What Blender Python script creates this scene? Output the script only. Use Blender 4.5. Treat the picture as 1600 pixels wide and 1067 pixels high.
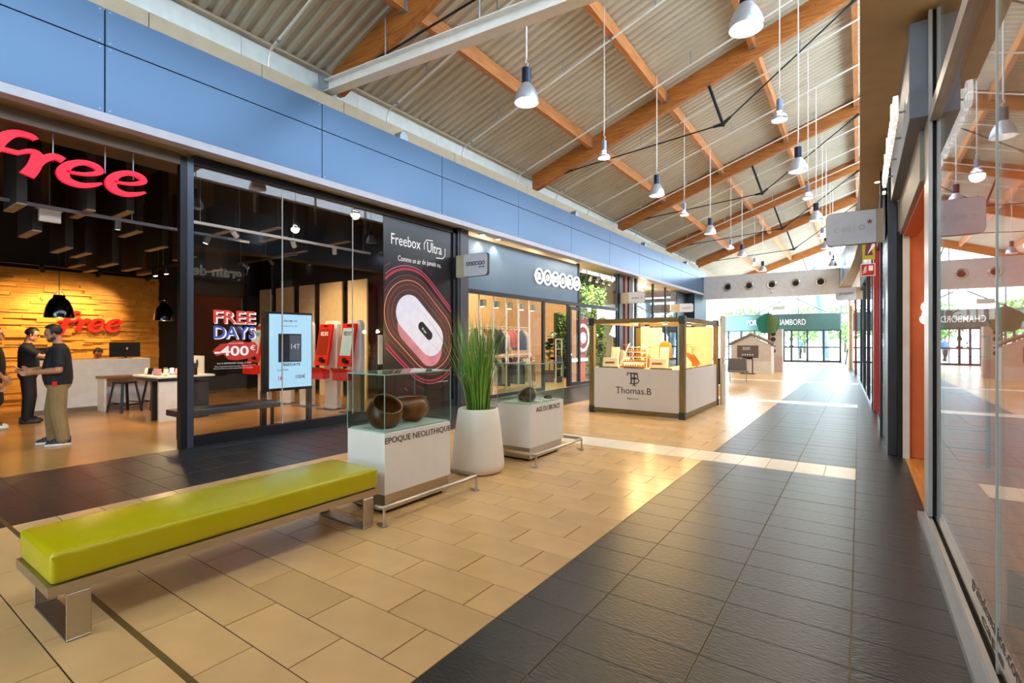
import bpy, bmesh, math, random
from mathutils import Vector, Matrix
random.seed(7)
for o in list(bpy.data.objects): bpy.data.objects.remove(o)
scene = bpy.context.scene
COL = scene.collection

# ------------------------------------------------------------------ camera, world, light, exposure
YAW = math.atan(543.5/783.0)
cd = bpy.data.cameras.new('camera'); cam = bpy.data.objects.new('camera', cd); COL.objects.link(cam)
cd.sensor_width = 36.0; cd.lens = 783.0/1600*36; cd.shift_y = -1.5/1600; cd.clip_end = 400; cd.clip_start = 0.05
cam.location = (0, 0, 1.5); cam.rotation_euler = (math.pi/2, 0, YAW)
scene.camera = cam
w = bpy.data.worlds.new('sky'); scene.world = w; w.use_nodes = True
bg = w.node_tree.nodes['Background']; bg.inputs[0].default_value = (0.72, 0.86, 1.0, 1); bg.inputs[1].default_value = 15.0
scene.view_settings.view_transform = 'Standard'; scene.view_settings.look = 'None'
scene.view_settings.gamma = 1.0; scene.view_settings.use_curve_mapping = False
scene.view_settings.exposure = -0.35

# ------------------------------------------------------------------ materials
def lin(h):
    h = h.lstrip('#'); c = [int(h[i:i+2], 16)/255 for i in (0, 2, 4)]
    return [x/12.92 if x <= .04045 else ((x+.055)/1.055)**2.4 for x in c]
MATS = {}
def mat(name, h, rough=.5, metal=0., var=.06, scale=6., bump=0., bscale=60., emit=0., spec=.5, coat=0., stretch=None, rnd=0., isl=0., ecol=None):
    if name in MATS: return MATS[name]
    m = bpy.data.materials.new(name); m.use_nodes = True; nt = m.node_tree; N = nt.nodes; L = nt.links
    p = N['Principled BSDF']; c = lin(h)
    p.inputs['Base Color'].default_value = (*c, 1); p.inputs['Roughness'].default_value = rough
    p.inputs['Metallic'].default_value = metal; p.inputs['Specular IOR Level'].default_value = spec
    p.inputs['Coat Weight'].default_value = coat; p.inputs['Coat Roughness'].default_value = .08
    tc = N.new('ShaderNodeTexCoord'); mp = N.new('ShaderNodeMapping'); L.new(tc.outputs['Object'], mp.inputs[0])
    if stretch: mp.inputs['Scale'].default_value = stretch
    out = None
    if var:
        nz = N.new('ShaderNodeTexNoise'); nz.inputs['Scale'].default_value = scale; nz.inputs['Detail'].default_value = 5
        L.new(mp.outputs[0], nz.inputs['Vector'])
        r = N.new('ShaderNodeMapRange'); r.inputs[1].default_value = .3; r.inputs[2].default_value = .7
        r.inputs[3].default_value = 1-var; r.inputs[4].default_value = 1+var; L.new(nz.outputs[0], r.inputs[0]); out = r.outputs[0]
    for amt, node, sock in ((rnd, 'ShaderNodeObjectInfo', 'Random'), (isl, 'ShaderNodeNewGeometry', 'Random Per Island')):
        if amt:
            oi = N.new(node); r2 = N.new('ShaderNodeMapRange'); r2.inputs[3].default_value = 1-amt; r2.inputs[4].default_value = 1+amt
            L.new(oi.outputs[sock], r2.inputs[0])
            if out:
                mu = N.new('ShaderNodeMath'); mu.operation = 'MULTIPLY'; L.new(out, mu.inputs[0]); L.new(r2.outputs[0], mu.inputs[1]); out = mu.outputs[0]
            else: out = r2.outputs[0]
    if out:
        vm = N.new('ShaderNodeVectorMath'); vm.operation = 'SCALE'; vm.inputs[0].default_value = c
        L.new(out, vm.inputs['Scale']); L.new(vm.outputs[0], p.inputs['Base Color'])
    if bump:
        n2 = N.new('ShaderNodeTexNoise'); n2.inputs['Scale'].default_value = bscale; n2.inputs['Detail'].default_value = 4
        L.new(mp.outputs[0], n2.inputs['Vector'])
        b = N.new('ShaderNodeBump'); b.inputs['Strength'].default_value = bump; b.inputs['Distance'].default_value = .01
        L.new(n2.outputs[0], b.inputs['Height']); L.new(b.outputs[0], p.inputs['Normal'])
    if emit:
        p.inputs['Emission Color'].default_value = (*(lin(ecol) if ecol else c), 1); p.inputs['Emission Strength'].default_value = emit
    MATS[name] = m; return m
def glassmat(name, tint=(1, 1, 1), base=.04, rough=0.0):
    if name in MATS: return MATS[name]
    m = bpy.data.materials.new(name); m.use_nodes = True; nt = m.node_tree; N = nt.nodes; L = nt.links
    N.remove(N['Principled BSDF'])
    lw = N.new('ShaderNodeLayerWeight'); lw.inputs[0].default_value = .5
    pw = N.new('ShaderNodeMath'); pw.operation = 'POWER'; pw.inputs[1].default_value = 5; L.new(lw.outputs['Facing'], pw.inputs[0])
    ma = N.new('ShaderNodeMath'); ma.operation = 'MULTIPLY_ADD'; ma.inputs[1].default_value = 1-base; ma.inputs[2].default_value = base
    L.new(pw.outputs[0], ma.inputs[0])
    t = N.new('ShaderNodeBsdfTransparent'); t.inputs[0].default_value = (*tint, 1)
    g = N.new('ShaderNodeBsdfGlossy'); g.inputs['Roughness'].default_value = rough
    mx = N.new('ShaderNodeMixShader'); L.new(ma.outputs[0], mx.inputs[0]); L.new(t.outputs[0], mx.inputs[1]); L.new(g.outputs[0], mx.inputs[2])
    L.new(mx.outputs[0], N['Material Output'].inputs[0]); MATS[name] = m; return m
def woodmat(name, h1, h2, rough=.5, axis='X', scale=3., knots=True):
    if name in MATS: return MATS[name]
    m = bpy.data.materials.new(name); m.use_nodes = True; nt = m.node_tree; N = nt.nodes; L = nt.links
    p = N['Principled BSDF']; p.inputs['Roughness'].default_value = rough
    tc = N.new('ShaderNodeTexCoord'); mp = N.new('ShaderNodeMapping'); L.new(tc.outputs['Object'], mp.inputs[0])
    s = [10, 10, 10]; s['XYZ'.index(axis)] = .8; mp.inputs['Scale'].default_value = s
    nz = N.new('ShaderNodeTexNoise'); nz.inputs['Scale'].default_value = scale; nz.inputs['Detail'].default_value = 6; L.new(mp.outputs[0], nz.inputs['Vector'])
    cr = N.new('ShaderNodeValToRGB'); cr.color_ramp.elements[0].position = .32; cr.color_ramp.elements[1].position = .68
    cr.color_ramp.elements[0].color = (*lin(h1), 1); cr.color_ramp.elements[1].color = (*lin(h2), 1); L.new(nz.outputs[0], cr.inputs[0])
    oi = N.new('ShaderNodeObjectInfo'); r2 = N.new('ShaderNodeMapRange'); r2.inputs[3].default_value = .88; r2.inputs[4].default_value = 1.12; L.new(oi.outputs['Random'], r2.inputs[0])
    vm = N.new('ShaderNodeVectorMath'); vm.operation = 'SCALE'; L.new(cr.outputs[0], vm.inputs[0]); L.new(r2.outputs[0], vm.inputs['Scale'])
    last = vm.outputs[0]
    if knots:
        vo = N.new('ShaderNodeTexVoronoi'); vo.inputs['Scale'].default_value = 5.5; L.new(tc.outputs['Object'], vo.inputs['Vector'])
        kr = N.new('ShaderNodeMapRange'); kr.inputs[1].default_value = .03; kr.inputs[2].default_value = .13; kr.inputs[3].default_value = .35; kr.inputs[4].default_value = 1.0
        L.new(vo.outputs['Distance'], kr.inputs[0])
        v2 = N.new('ShaderNodeVectorMath'); v2.operation = 'SCALE'; L.new(last, v2.inputs[0]); L.new(kr.outputs[0], v2.inputs['Scale']); last = v2.outputs[0]
    L.new(last, p.inputs['Base Color']); MATS[name] = m; return m

# ------------------------------------------------------------------ mesh builder
class B:
    def __init__(s, off=(0, 0, 0)):
        s.v = []; s.f = []; s.o = Vector(off); s.mi = []; s.cur = 0
    def add(s, vs, fs):
        n = len(s.v); s.v += [tuple(Vector(v)+s.o) for v in vs]; s.f += [tuple(i+n for i in f) for f in fs]; s.mi += [s.cur]*len(fs); return s
    def box(s, x0, x1, y0, y1, z0, z1):
        return s.add([(x0,y0,z0),(x1,y0,z0),(x1,y1,z0),(x0,y1,z0),(x0,y0,z1),(x1,y0,z1),(x1,y1,z1),(x0,y1,z1)],
                     [(3,2,1,0),(4,5,6,7),(0,1,5,4),(1,2,6,5),(2,3,7,6),(3,0,4,7)])
    def cbox(s, c, d): return s.box(c[0]-d[0]/2,c[0]+d[0]/2,c[1]-d[1]/2,c[1]+d[1]/2,c[2]-d[2]/2,c[2]+d[2]/2)
    def beam(s, a, b, w, h, up=(0,0,1)):
        a = Vector(a); b = Vector(b); d = (b-a).normalized(); u = Vector(up); r = d.cross(u)
        if r.length < 1e-4: r = d.cross(Vector((1,0,0)))
        r.normalize(); u = r.cross(d); r *= w/2; u *= h/2
        vs = [p+q for p in (a, b) for q in (-r-u, r-u, r+u, -r+u)]
        return s.add(vs, [(0,1,2,3),(7,6,5,4),(0,4,5,1),(1,5,6,2),(2,6,7,3),(3,7,4,0)])
    def cyl(s, a, b, r0, r1=None, n=12, cap=True):
        r1 = r0 if r1 is None else r1; a = Vector(a); b = Vector(b); d = (b-a).normalized()
        x = d.orthogonal().normalized(); y = d.cross(x); vs = []
        for c, r in ((a, r0), (b, r1)):
            for i in range(n):
                t = 2*math.pi*i/n; vs.append(c+x*r*math.cos(t)+y*r*math.sin(t))
        fs = [(i, (i+1)%n, n+(i+1)%n, n+i) for i in range(n)]
        if cap: fs += [tuple(range(n-1,-1,-1)), tuple(range(n,2*n))]
        return s.add(vs, fs)
    def tube(s, pts, r, n=8, closed=False):
        pts = [Vector(p) for p in pts]; vs = []; m = len(pts); prev = None
        for i, p in enumerate(pts):
            if closed: d = pts[(i+1)%m]-pts[i-1]
            else: d = pts[min(i+1,m-1)]-pts[max(i-1,0)]
            d.normalize()
            x = d.orthogonal().normalized() if prev is None else (prev-d*prev.dot(d)).normalized()
            prev = x; y = d.cross(x); rr = r[i] if isinstance(r, (list,tuple)) else r
            for k in range(n):
                t = 2*math.pi*k/n; vs.append(p+x*rr*math.cos(t)+y*rr*math.sin(t))
        fs = []
        for i in range(m if closed else m-1):
            j = (i+1) % m
            for k in range(n): fs.append((i*n+k, i*n+(k+1)%n, j*n+(k+1)%n, j*n+k))
        if not closed: fs += [tuple(range(n-1,-1,-1)), tuple(range((m-1)*n, m*n))]
        return s.add(vs, fs)
    def lathe(s, prof, c=(0,0,0), n=24, cap=True):
        vs = []; c = Vector(c)
        for r, z in prof:
            for i in range(n):
                t = 2*math.pi*i/n; vs.append(c+Vector((r*math.cos(t), r*math.sin(t), z)))
        fs = []
        for j in range(len(prof)-1):
            for i in range(n): fs.append((j*n+i, j*n+(i+1)%n, (j+1)*n+(i+1)%n, (j+1)*n+i))
        if cap: fs += [tuple(range(n-1,-1,-1)), tuple(range((len(prof)-1)*n, len(prof)*n))]
        return s.add(vs, fs)
    def ball(s, c, r, n=10, m=7):
        rx, ry, rz = (r, r, r) if not isinstance(r, (tuple, list)) else r
        prof = [(math.sin(math.pi*j/m), -math.cos(math.pi*j/m)) for j in range(m+1)]
        vs = []; c = Vector(c)
        for q, z in prof:
            q = max(q, .02)
            for i in range(n):
                t = 2*math.pi*i/n; vs.append(c+Vector((rx*q*math.cos(t), ry*q*math.sin(t), rz*z)))
        fs = [(j*n+i, j*n+(i+1)%n, (j+1)*n+(i+1)%n, (j+1)*n+i) for j in range(m) for i in range(n)]
        fs += [tuple(range(n-1,-1,-1)), tuple(range(m*n, (m+1)*n))]
        return s.add(vs, fs)
    def prism(s, poly, o, u, v, d):
        """polygon (list of 2D) in plane o + x u + y v, extruded by the vector d"""
        o = Vector(o); u = Vector(u); v = Vector(v); d = Vector(d); n = len(poly)
        vs = [o+u*p[0]+v*p[1] for p in poly]; vs += [q+d for q in vs]
        fs = [tuple(range(n-1,-1,-1)), tuple(range(n,2*n))]+[(i,(i+1)%n,n+(i+1)%n,n+i) for i in range(n)]
        return s.add(vs, fs)
    def ribbon(s, pts, wid, o, u, v, d, closed=False):
        """stroke of varying width in plane o,u,v extruded by d"""
        o = Vector(o); u = Vector(u); v = Vector(v); d = Vector(d); m = len(pts); vs = []
        for i, p in enumerate(pts):
            a = pts[i-1] if (i or closed) else pts[0]; b = pts[(i+1) % m] if (i < m-1 or closed) else pts[-1]
            t = Vector((b[0]-a[0], b[1]-a[1])); t.normalize(); nrm = Vector((-t.y, t.x))
            w_ = (wid[i] if isinstance(wid, (list, tuple)) else wid)/2
            for sg in (1, -1):
                q = o+u*(p[0]+nrm.x*w_*sg)+v*(p[1]+nrm.y*w_*sg); vs += [q, q+d]
        fs = []
        for i in range(m if closed else m-1):
            a = 4*i; b = 4*((i+1) % m)
            fs += [(a, a+2, b+2, b), (a+1, b+1, b+3, a+3), (a, b, b+1, a+1), (a+2, a+3, b+3, b+2)]
        if not closed: fs += [(0,1,3,2), (4*m-4, 4*m-2, 4*m-1, 4*m-3)]
        return s.add(vs, fs)
def mesh_of(b, name, m, smooth=False, bevel=0., seg=2, fix=True):
    me = bpy.data.meshes.new(name); me.from_pydata(b.v, [], b.f)
    ms = m if isinstance(m, (list, tuple)) else [m]
    for x in ms: me.materials.append(x)
    if len(ms) > 1: me.polygons.foreach_set('material_index', b.mi)
    if fix or bevel:
        bm = bmesh.new(); bm.from_mesh(me)
        bmesh.ops.recalc_face_normals(bm, faces=bm.faces)
        if bevel:
            es = [e for e in bm.edges if len(e.link_faces) == 2 and e.calc_face_angle(0) > .5]
            bmesh.ops.bevel(bm, geom=es, offset=bevel, segments=seg, affect='EDGES', profile=.5)
        bm.to_mesh(me); bm.free()
    if smooth:
        me.polygons.foreach_set('use_smooth', [True]*len(me.polygons))
        if hasattr(me, 'set_sharp_from_angle'): me.set_sharp_from_angle(angle=math.radians(42))
    return me
def link(name, me, parent=None, loc=(0,0,0), rotz=0.):
    o = bpy.data.objects.new(name, me); COL.objects.link(o); o.location = loc; o.rotation_euler = (0,0,rotz)
    if parent: o.parent = parent
    return o
def build(b, name, m, parent=None, loc=(0,0,0), smooth=False, bevel=0., seg=2, rotz=0., label=None):
    o = link(name, mesh_of(b, name, m, smooth, bevel, seg), parent, loc, rotz)
    if label: o['label'] = label
    return o
def tag(o, label, cat, group=None, kind=None):
    o['label'] = label; o['category'] = cat
    if group: o['group'] = group
    if kind: o['kind'] = kind
    return o
def thing(name, label, cat, loc=(0,0,0), rotz=0., group=None):
    o = bpy.data.objects.new(name, None); COL.objects.link(o); o.location = loc; o.rotation_euler = (0,0,rotz); o.empty_display_size = .1
    return tag(o, label, cat, group)
def struct(o, label=None):
    o['kind'] = 'structure'
    if label: o['label'] = label
    return o
def sroot(name, label=None):
    o = bpy.data.objects.new(name, None); COL.objects.link(o); return struct(o, label)
def copy_tree(o, parent=None):
    c = o.copy(); COL.objects.link(c); c.parent = parent
    for ch in list(o.children): copy_tree(ch, c)
    return c
def lamp(name, kind, loc, power, color=(1,1,1), size=.1, parent=None, rot=None, spot=1.2, blend=.5):
    ld = bpy.data.lights.new(name, kind); ld.energy = power; ld.color = color
    if kind == 'AREA': ld.size = size
    else: ld.shadow_soft_size = size
    if kind == 'SPOT': ld.spot_size = spot; ld.spot_blend = blend
    o = bpy.data.objects.new(name, ld); COL.objects.link(o); o.location = loc
    if rot: o.rotation_euler = rot
    if parent: o.parent = parent
    return o
def aim(o, target):
    d = Vector(target)-Vector(o.location); o.rotation_euler = d.to_track_quat('-Z', 'Y').to_euler()
TXT = {}
def text_raw(s, bold=0., shear=0.):
    k = (s, bold, shear)
    if k in TXT: return TXT[k]
    cu = bpy.data.curves.new('t', 'FONT'); cu.body = s; cu.size = 1; cu.shear = shear; cu.offset = bold; cu.resolution_u = 3
    o = bpy.data.objects.new('t', cu); COL.objects.link(o)
    me = bpy.data.meshes.new_from_object(o.evaluated_get(bpy.context.evaluated_depsgraph_get()))
    vs = [tuple(v.co) for v in me.vertices]; fs = [tuple(p.vertices) for p in me.polygons]
    bpy.data.objects.remove(o); bpy.data.meshes.remove(me); bpy.data.curves.remove(cu)
    xs = [v[0] for v in vs]; ys = [v[1] for v in vs]
    x0, x1, y0, y1 = min(xs), max(xs), min(ys), max(ys)
    vs = [((v[0]-x0)/(x1-x0), (v[1]-y0)/(y1-y0)) for v in vs]
    TXT[k] = (vs, fs, (x1-x0)/(y1-y0)); return TXT[k]
def text(b, s, o, u, v, wid, hgt=None, d=.004, bold=0., shear=0.):
    """lettering with real thickness: lower-left corner o, unit u (reading direction), v (up), width wid, height hgt; d toward u x v"""
    vs, fs, asp = text_raw(s, bold, shear); hgt = hgt or wid/asp
    o = Vector(o); u = Vector(u); v = Vector(v); nn = u.cross(v).normalized()*d; n = len(vs)
    P = [o+u*(p[0]*wid)+v*(p[1]*hgt) for p in vs]; Q = [p+nn for p in P]
    F = [tuple(reversed(f)) for f in fs]+[tuple(i+n for i in f) for f in fs]
    ec = {}
    for f in fs:
        for i in range(len(f)):
            a, c = f[i], f[(i+1) % len(f)]; ec[(a, c)] = ec.get((a, c), 0)+1
    for (a, c) in ec:
        if (c, a) not in ec: F.append((a, c, c+n, a+n))
    b.add(P+Q, F); return b
PY = Vector((0,1,0)); PX = Vector((1,0,0)); PZ = Vector((0,0,1)); MX = Vector((-1,0,0)); MY = Vector((0,-1,0))

M_white = mat('white_paint', '#e9e4da', .45); M_black = mat('black_metal', '#17171a', .4, .3, var=.1); M_blackm = mat('black_matt', '#0c0c0e', .75)
M_dkgrey = mat('dark_grey_metal', '#3c4046', .38, .5); M_steel = mat('brushed_steel', '#b9b2a6', .3, .95, var=.08, stretch=(2,2,60)); M_chrome = mat('chrome', '#d0d0d0', .12, 1., var=0)
M_glass = glassmat('clear_glass'); M_glassg = glassmat('case_glass', (.93, 1, .97)); M_alu = mat('white_aluminium', '#dedbd4', .35, .2)
M_red = mat('red_plastic', '#e0160c', .35); M_cream = mat('cream_panel', '#e8d2a4', .5); M_beige = mat('beige_board', '#b8a88c', .6); M_gutter = mat('white_board', '#dfe6e2', .55)
M_grout = mat('grout', '#5a4a36', .9); M_galv = mat('galvanised_steel', '#9aa4ac', .4, .7)
# ================================================================== SETTING: floor
XT, YT = .594, .2943; Y0 = 1.297
M_tb = mat('beige_tile', '#d2ab75', .26, var=.07, scale=3., rnd=.09, bump=.03, bscale=25); M_tbs = mat('beige_tile_far', '#d2ab75', .26, var=.07, scale=3., isl=.09)
M_td = mat('dark_tile', '#262628', .3, var=.2, scale=12., rnd=.14, spec=.55, bump=.4, bscale=34, stretch=(.7, 2., 1)); M_tds = mat('dark_tile_far', '#262628', .3, var=.2, scale=12., isl=.14, spec=.55, bump=.4, bscale=34, stretch=(.7, 2., 1))
M_tw = mat('white_tile', '#efe6d6', .3, var=.04, rnd=.04)
floor = struct(build(B().box(-7.72, .47, -5, 44, -.12, -.004).box(.47, .9, 8.2, 44, -.12, -.004), 'floor', mat('grout_brown', '#3d2f1e', .9)), 'tiled mall floor of beige, charcoal and white tiles')
build(B().box(-1.617, .47, -5, 44, -.008, -.0035), 'grout_bed', mat('grout_tan', '#8d7a58', .9), floor); build(B().box(-7.72, -5.645, -5, 44, -.008, -.0035), 'grout_bed', mat('grout_tan', '#8d7a58', .9), floor)
TM = {}
def tile_mesh(kind, wx, wy, m, far=False):
    k = (kind, round(wx, 3), round(wy, 3))
    if k not in TM:
        g = .0032 if kind == 'beige_tile' else .002; b = B(); ch = .0015
        x, y = wx/2-g, wy/2-g
        b.add([(-x,-y,-.004),(x,-y,-.004),(x,y,-.004),(-x,y,-.004),(-x+ch,-y+ch,0),(x-ch,-y+ch,0),(x-ch,y-ch,0),(-x+ch,y-ch,0)],
              [(4,5,6,7),(0,1,5,4),(1,2,6,5),(2,3,7,6),(3,0,4,7)])
        TM[k] = mesh_of(b, kind, m, fix=False)
    return TM[k]
rects = {'beige_tile': [], 'dark_tile': [], 'white_tile': []}
def rowspan(k): return Y0+YT*k, Y0+YT*(k+1)
BAND = ((6.54, 7.12), (13.6, 14.2), (20.7, 21.3))
for k in range(-21, 145):
    a, c = rowspan(k)
    for (p, q) in BAND:
        if a < q and c > p:
            if a < p-.03: c = p
            elif c > q+.03: a = q
            else: a = c
    full = c-a >= .03
    ph = -2.742 if k % 2 == 0 else -3.04
    if not full: ph = 99
    x = ph-XT*6
    while x < -1.617:
        p, q = max(x, -5.645), min(x+XT, -1.617)
        if q-p > .02: rects['beige_tile'].append((p, q, a, c))
        x += XT
    for e in () if not full else ((-1.617, -1.222), (-1.222, -.63), (-.63, -.037)):
        rects['dark_tile'].append((e[0], e[1], a, c))
    a, c = rowspan(k)
    rects['dark_tile'].append((-.037, .36 if a > 8.2 else .47, a, c))
    for e in ((-7.72, -7.43), (-7.43, -6.836), (-6.836, -6.242), (-6.242, -5.645)): rects['dark_tile'].append((e[0], e[1], a, c))
for (p, q) in BAND:
    x = -.037
    while x > -5.6: rects['white_tile'].append((max(x-.2943, -5.645), x, p, q)); x -= .2943
CA, SA = math.cos(YAW), math.sin(YAW)
def proj(x, y, z):
    d = -SA*x+CA*y; l = CA*x+SA*y
    return (800+783*l/d, 532-783*(z-1.5)/d) if d > .1 else (-9999, 0)
def inview(cx, cy):
    u, v = proj(cx, cy, 0); return -60 < u < 1640 and 532 < v < 1150
for kind, R in rects.items():
    m, ms = {'beige_tile': (M_tb, M_tbs), 'dark_tile': (M_td, M_tds), 'white_tile': (M_tw, M_tw)}[kind]
    R.sort(key=lambda r: (0 if inview((r[0]+r[1])/2, (r[2]+r[3])/2) else 1, ((r[0]+r[1])/2)**2+((r[2]+r[3])/2)**2))
    for r in R[:300]:
        o = link(kind, tile_mesh(kind, r[1]-r[0], r[3]-r[2], m), floor, ((r[0]+r[1])/2, (r[2]+r[3])/2, random.uniform(-.0006, .0006)))
    if R[300:]:
        b = B()
        for r in R[300:]:
            g = .0022; b.add([(r[0]+g, r[2]+g, 0), (r[1]-g, r[2]+g, 0), (r[1]-g, r[3]-g, 0), (r[0]+g, r[3]-g, 0), (r[0], r[2], -.004), (r[1], r[2], -.004), (r[1], r[3], -.004), (r[0], r[3], -.004)],
                             [(0,1,2,3), (4,5,1,0), (5,6,2,1), (6,7,3,2), (7,4,0,3)])
        o = link(kind+'s_beyond', mesh_of(b, kind, ms, fix=False), floor); o['kind'] = 'stuff'
struct(build(B().box(-7.7, -1.6, .992, 1.022, -.003, .0015), 'trim_1', mat('brass_strip', '#7d6a3c', .45, .5)), 'dull brass expansion strip across the floor')
M_resin = mat('honey_resin_floor', '#b98a4c', .22, var=.12, scale=1.2)
struct(build(B().box(-16, -7.72, -4, 8.75, -.1, 0), 'floor', M_resin), 'glossy honey coloured shop floor behind the glass')
M_oakf = mat('oak_shop_floor', '#c99a62', .35, var=.1)
struct(build(B().box(-14, -7.8, 9.2, 21, -.1, -.001), 'floor', M_oakf), 'warm wood floor of the clothes shop with planted wall')
struct(build(B().box(-14, -7.8, 21, 31, -.1, -.001), 'floor', mat('pale_floor', '#cfc4b2', .35)), 'pale floor of the far left shop')

# ================================================================== roof
M_deck = mat('corrugated_deck', '#bcb29d', .5, .15, var=.07, scale=1.5); M_glu = woodmat('glulam_wood', '#8f4f1c', '#b9742f', .5, 'X'); M_gluY = woodmat('purlin_wood', '#b06a30', '#d08b4c', .5, 'Y')
SL = .344
def tilt(y): return -.009*(y-12)
def zdeck(x, y=12.): return 6.52+SL*(x+8)+tilt(y)
b = B(); pitch = .2; prof = [(0, 0), (.035, .05), (.1, .05), (.135, 0)]
ys = []
y = -5.0
while y < 42.0:
    for q, h in prof: ys.append((y+q, h))
    y += pitch
xs = (-8.7, 1.75); n = len(ys)
vs = [(x, yy, zdeck(x, yy)+h) for x in xs for yy, h in ys]
vs += [(x, yy, zdeck(x, yy)+.12) for x in xs for yy in (-5.0, 42.0)]
fs = [(i, i+1, n+i+1, n+i) for i in range(n-1)]
q = 2*n; fs += [(q, q+2, q+3, q+1)]
ceil = struct(link('ceiling', mesh_of(b.add(vs, fs), 'ceiling', M_deck, fix=False)), 'sloping corrugated metal roof deck')
RAF = [-1.2, 5.78, 12.71, 19.18, 25.35, 31.0, 41.2]
LBL = ['behind the camera end of the hall', 'at the white steel brace, nearest of all', 'second from the front, above the large silver pendant', 'third from the front', 'fourth from the front', 'fifth, just before the white nozzle beam', 'at the glazed far end of the hall']
for i, yy in enumerate(RAF):
    t = tilt(yy); bb = B()
    z = lambda x: 6.0+SL*(x+8)+t
    bb.prism([(-8.08, z(-8.08)+.06), (-7.95, z(-7.95)), (1.6, z(1.6)), (1.6, z(1.6)+.5), (-8.08, z(-8.08)+.5)], (0, yy, 0), PX, PZ, (0, .16, 0))
    r = thing('roof_rafter', 'brown glued wood roof rafter, '+LBL[i], 'rafter', (0, 0, 0), 0, 'wooden roof rafters')
    build(bb, 'beam', M_glu, r)
    if 0 < i:
        st = B(); sx = -3.05-.08*(i-2); zb = z(sx); d = Vector((.344, 0, -1)).normalized()
        p0 = Vector((sx, yy+.08, zb+.1)); p1 = Vector((sx, yy+.08, zb))+d*1.05
        st.cyl(p0, p1+d*.06, .035, n=8); build(st, 'strut', M_blackm, r)
        for a_, end in (('l', (-7.1, yy+.08, z(-7.1)+.05)), ('r', (-.02, yy+.08, z(-.02)-.02))):
            rb = B(); e = Vector(end); dd = (e-p1).normalized()
            rb.cyl(p1, e, .018, n=8); rb.cyl(p1, p1+dd*.22, .05, .03, n=8); rb.cyl(e-dd*.35, e, .024, .045, n=8)
            build(rb, 'tie_rod', M_blackm, r)
PUR = [-6.17, -4.1, -2.05, -.1]
PL = ['lowest purlin along the eaves', 'second purlin up the slope', 'third purlin up the slope', 'uppermost purlin beside the clerestory']
for i in range(len(RAF)-1):
    a, c = RAF[i]+.16, RAF[i+1]
    for j, x in enumerate(PUR):
        ym = (a+c)/2; z0 = zdeck(x, ym)
        bb = B()
        for (y_) in (0,): bb.beam((x, a, zdeck(x, a)-.15), (x, c, zdeck(x, c)-.15), .12, .29)
        bay = ['in the bay above the camera', 'in the bay with the white steel brace', 'in the third bay', 'in the fourth bay', 'in the fifth bay', 'in the last bay'][i]
        r = thing('roof_purlin', 'orange wood '+PL[j]+' '+bay, 'purlin', (0, 0, 0), 0, 'wooden purlins between the rafters')
        build(bb, 'beam', M_gluY, r)
        for ye in (a, c):
            s_ = -1 if ye == c else 1
            build(B().box(x-.075, x+.075, ye-.004, ye+s_*.07 if s_ > 0 else ye+.004, zdeck(x, ye)-.31, zdeck(x, ye)-.06) if s_ > 0 else B().box(x-.075, x+.075, ye-.07, ye+.004, zdeck(x, ye)-.31, zdeck(x, ye)-.06), 'hanger_bracket', M_galv, r)
# conduit pipes on the deck
PIPE = [2.1, 4.5, 7.04, 9.41, 11.83, 14.04, 16.3, 18.57, 20.9, 23.03, 24.95, 27.2, 29.3]
PO = ['first', 'second', 'third', 'fourth', 'fifth', 'sixth', 'seventh', 'eighth', 'ninth', 'tenth', 'eleventh', 'twelfth', 'thirteenth', 'fourteenth', 'fifteenth', 'sixteenth', 'seventeenth', 'eighteenth', 'nineteenth', 'twentieth', 'twenty-first', 'twenty-second']
for i, yy in enumerate(PIPE):
    zz = lambda x: zdeck(x, yy)-.33
    r = thing('ceiling_pipe', 'thin white pipe running up the roof slope, %s from the camera' % PO[i], 'pipe', (0, 0, 0), 0, 'white pipes under the roof deck')
    pts = [(-8.02, yy, zz(-7.8)-.42), (-8.02, yy, zz(-7.8)-.2), (-7.97, yy, zz(-7.8)-.07), (-7.85, yy, zz(-7.85)), (-7.5, yy, zz(-7.5)), (.05, yy, zz(.05))]
    build(B().tube(pts, .022, 8), 'pipe', M_alu, r, smooth=True)
    for x in (-6.9, -5.2, -3.2, -1.2):
        build(B().cyl((x, yy, zz(x)), (x, yy, zz(x)+.3), .014, n=6), 'hanger_rod', M_galv, r)
    for x in (-7.72, -4.1):
        build(B().cyl((x-.02, yy, zz(x-.02)), (x+.02, yy, zz(x+.02)), .034, n=8), 'clamp', M_galv, r)
# white steel brace
r = thing('steel_brace', 'white painted steel beam crossing below the roof at the front', 'steel beam')
A_ = Vector((-7.98, 5.62, 6.13)); Bv = Vector((.0, 5.62, 5.67)); bb = B()
bb.beam(A_+Vector((0,0,.1)), Bv+Vector((0,0,.1)), .2, .016).beam(A_-Vector((0,0,.1)), Bv-Vector((0,0,.1)), .2, .016).beam(A_, Bv, .012, .2)
build(bb, 'flanged_beam', mat('steel_white', '#efebe4', .45), r)
build(B().box(-8.06, -7.98, 5.45, 5.79, 5.95, 6.33), 'end_plate', M_galv, r)
for x_ in (-6.5, -4.5): build(B().cyl((x_, 5.66, 6.1-.057*(x_+8)+.1), (x_, 5.66, zdeck(x_)-.1), .012, n=6), 'suspension_rod', M_galv, r)

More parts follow.
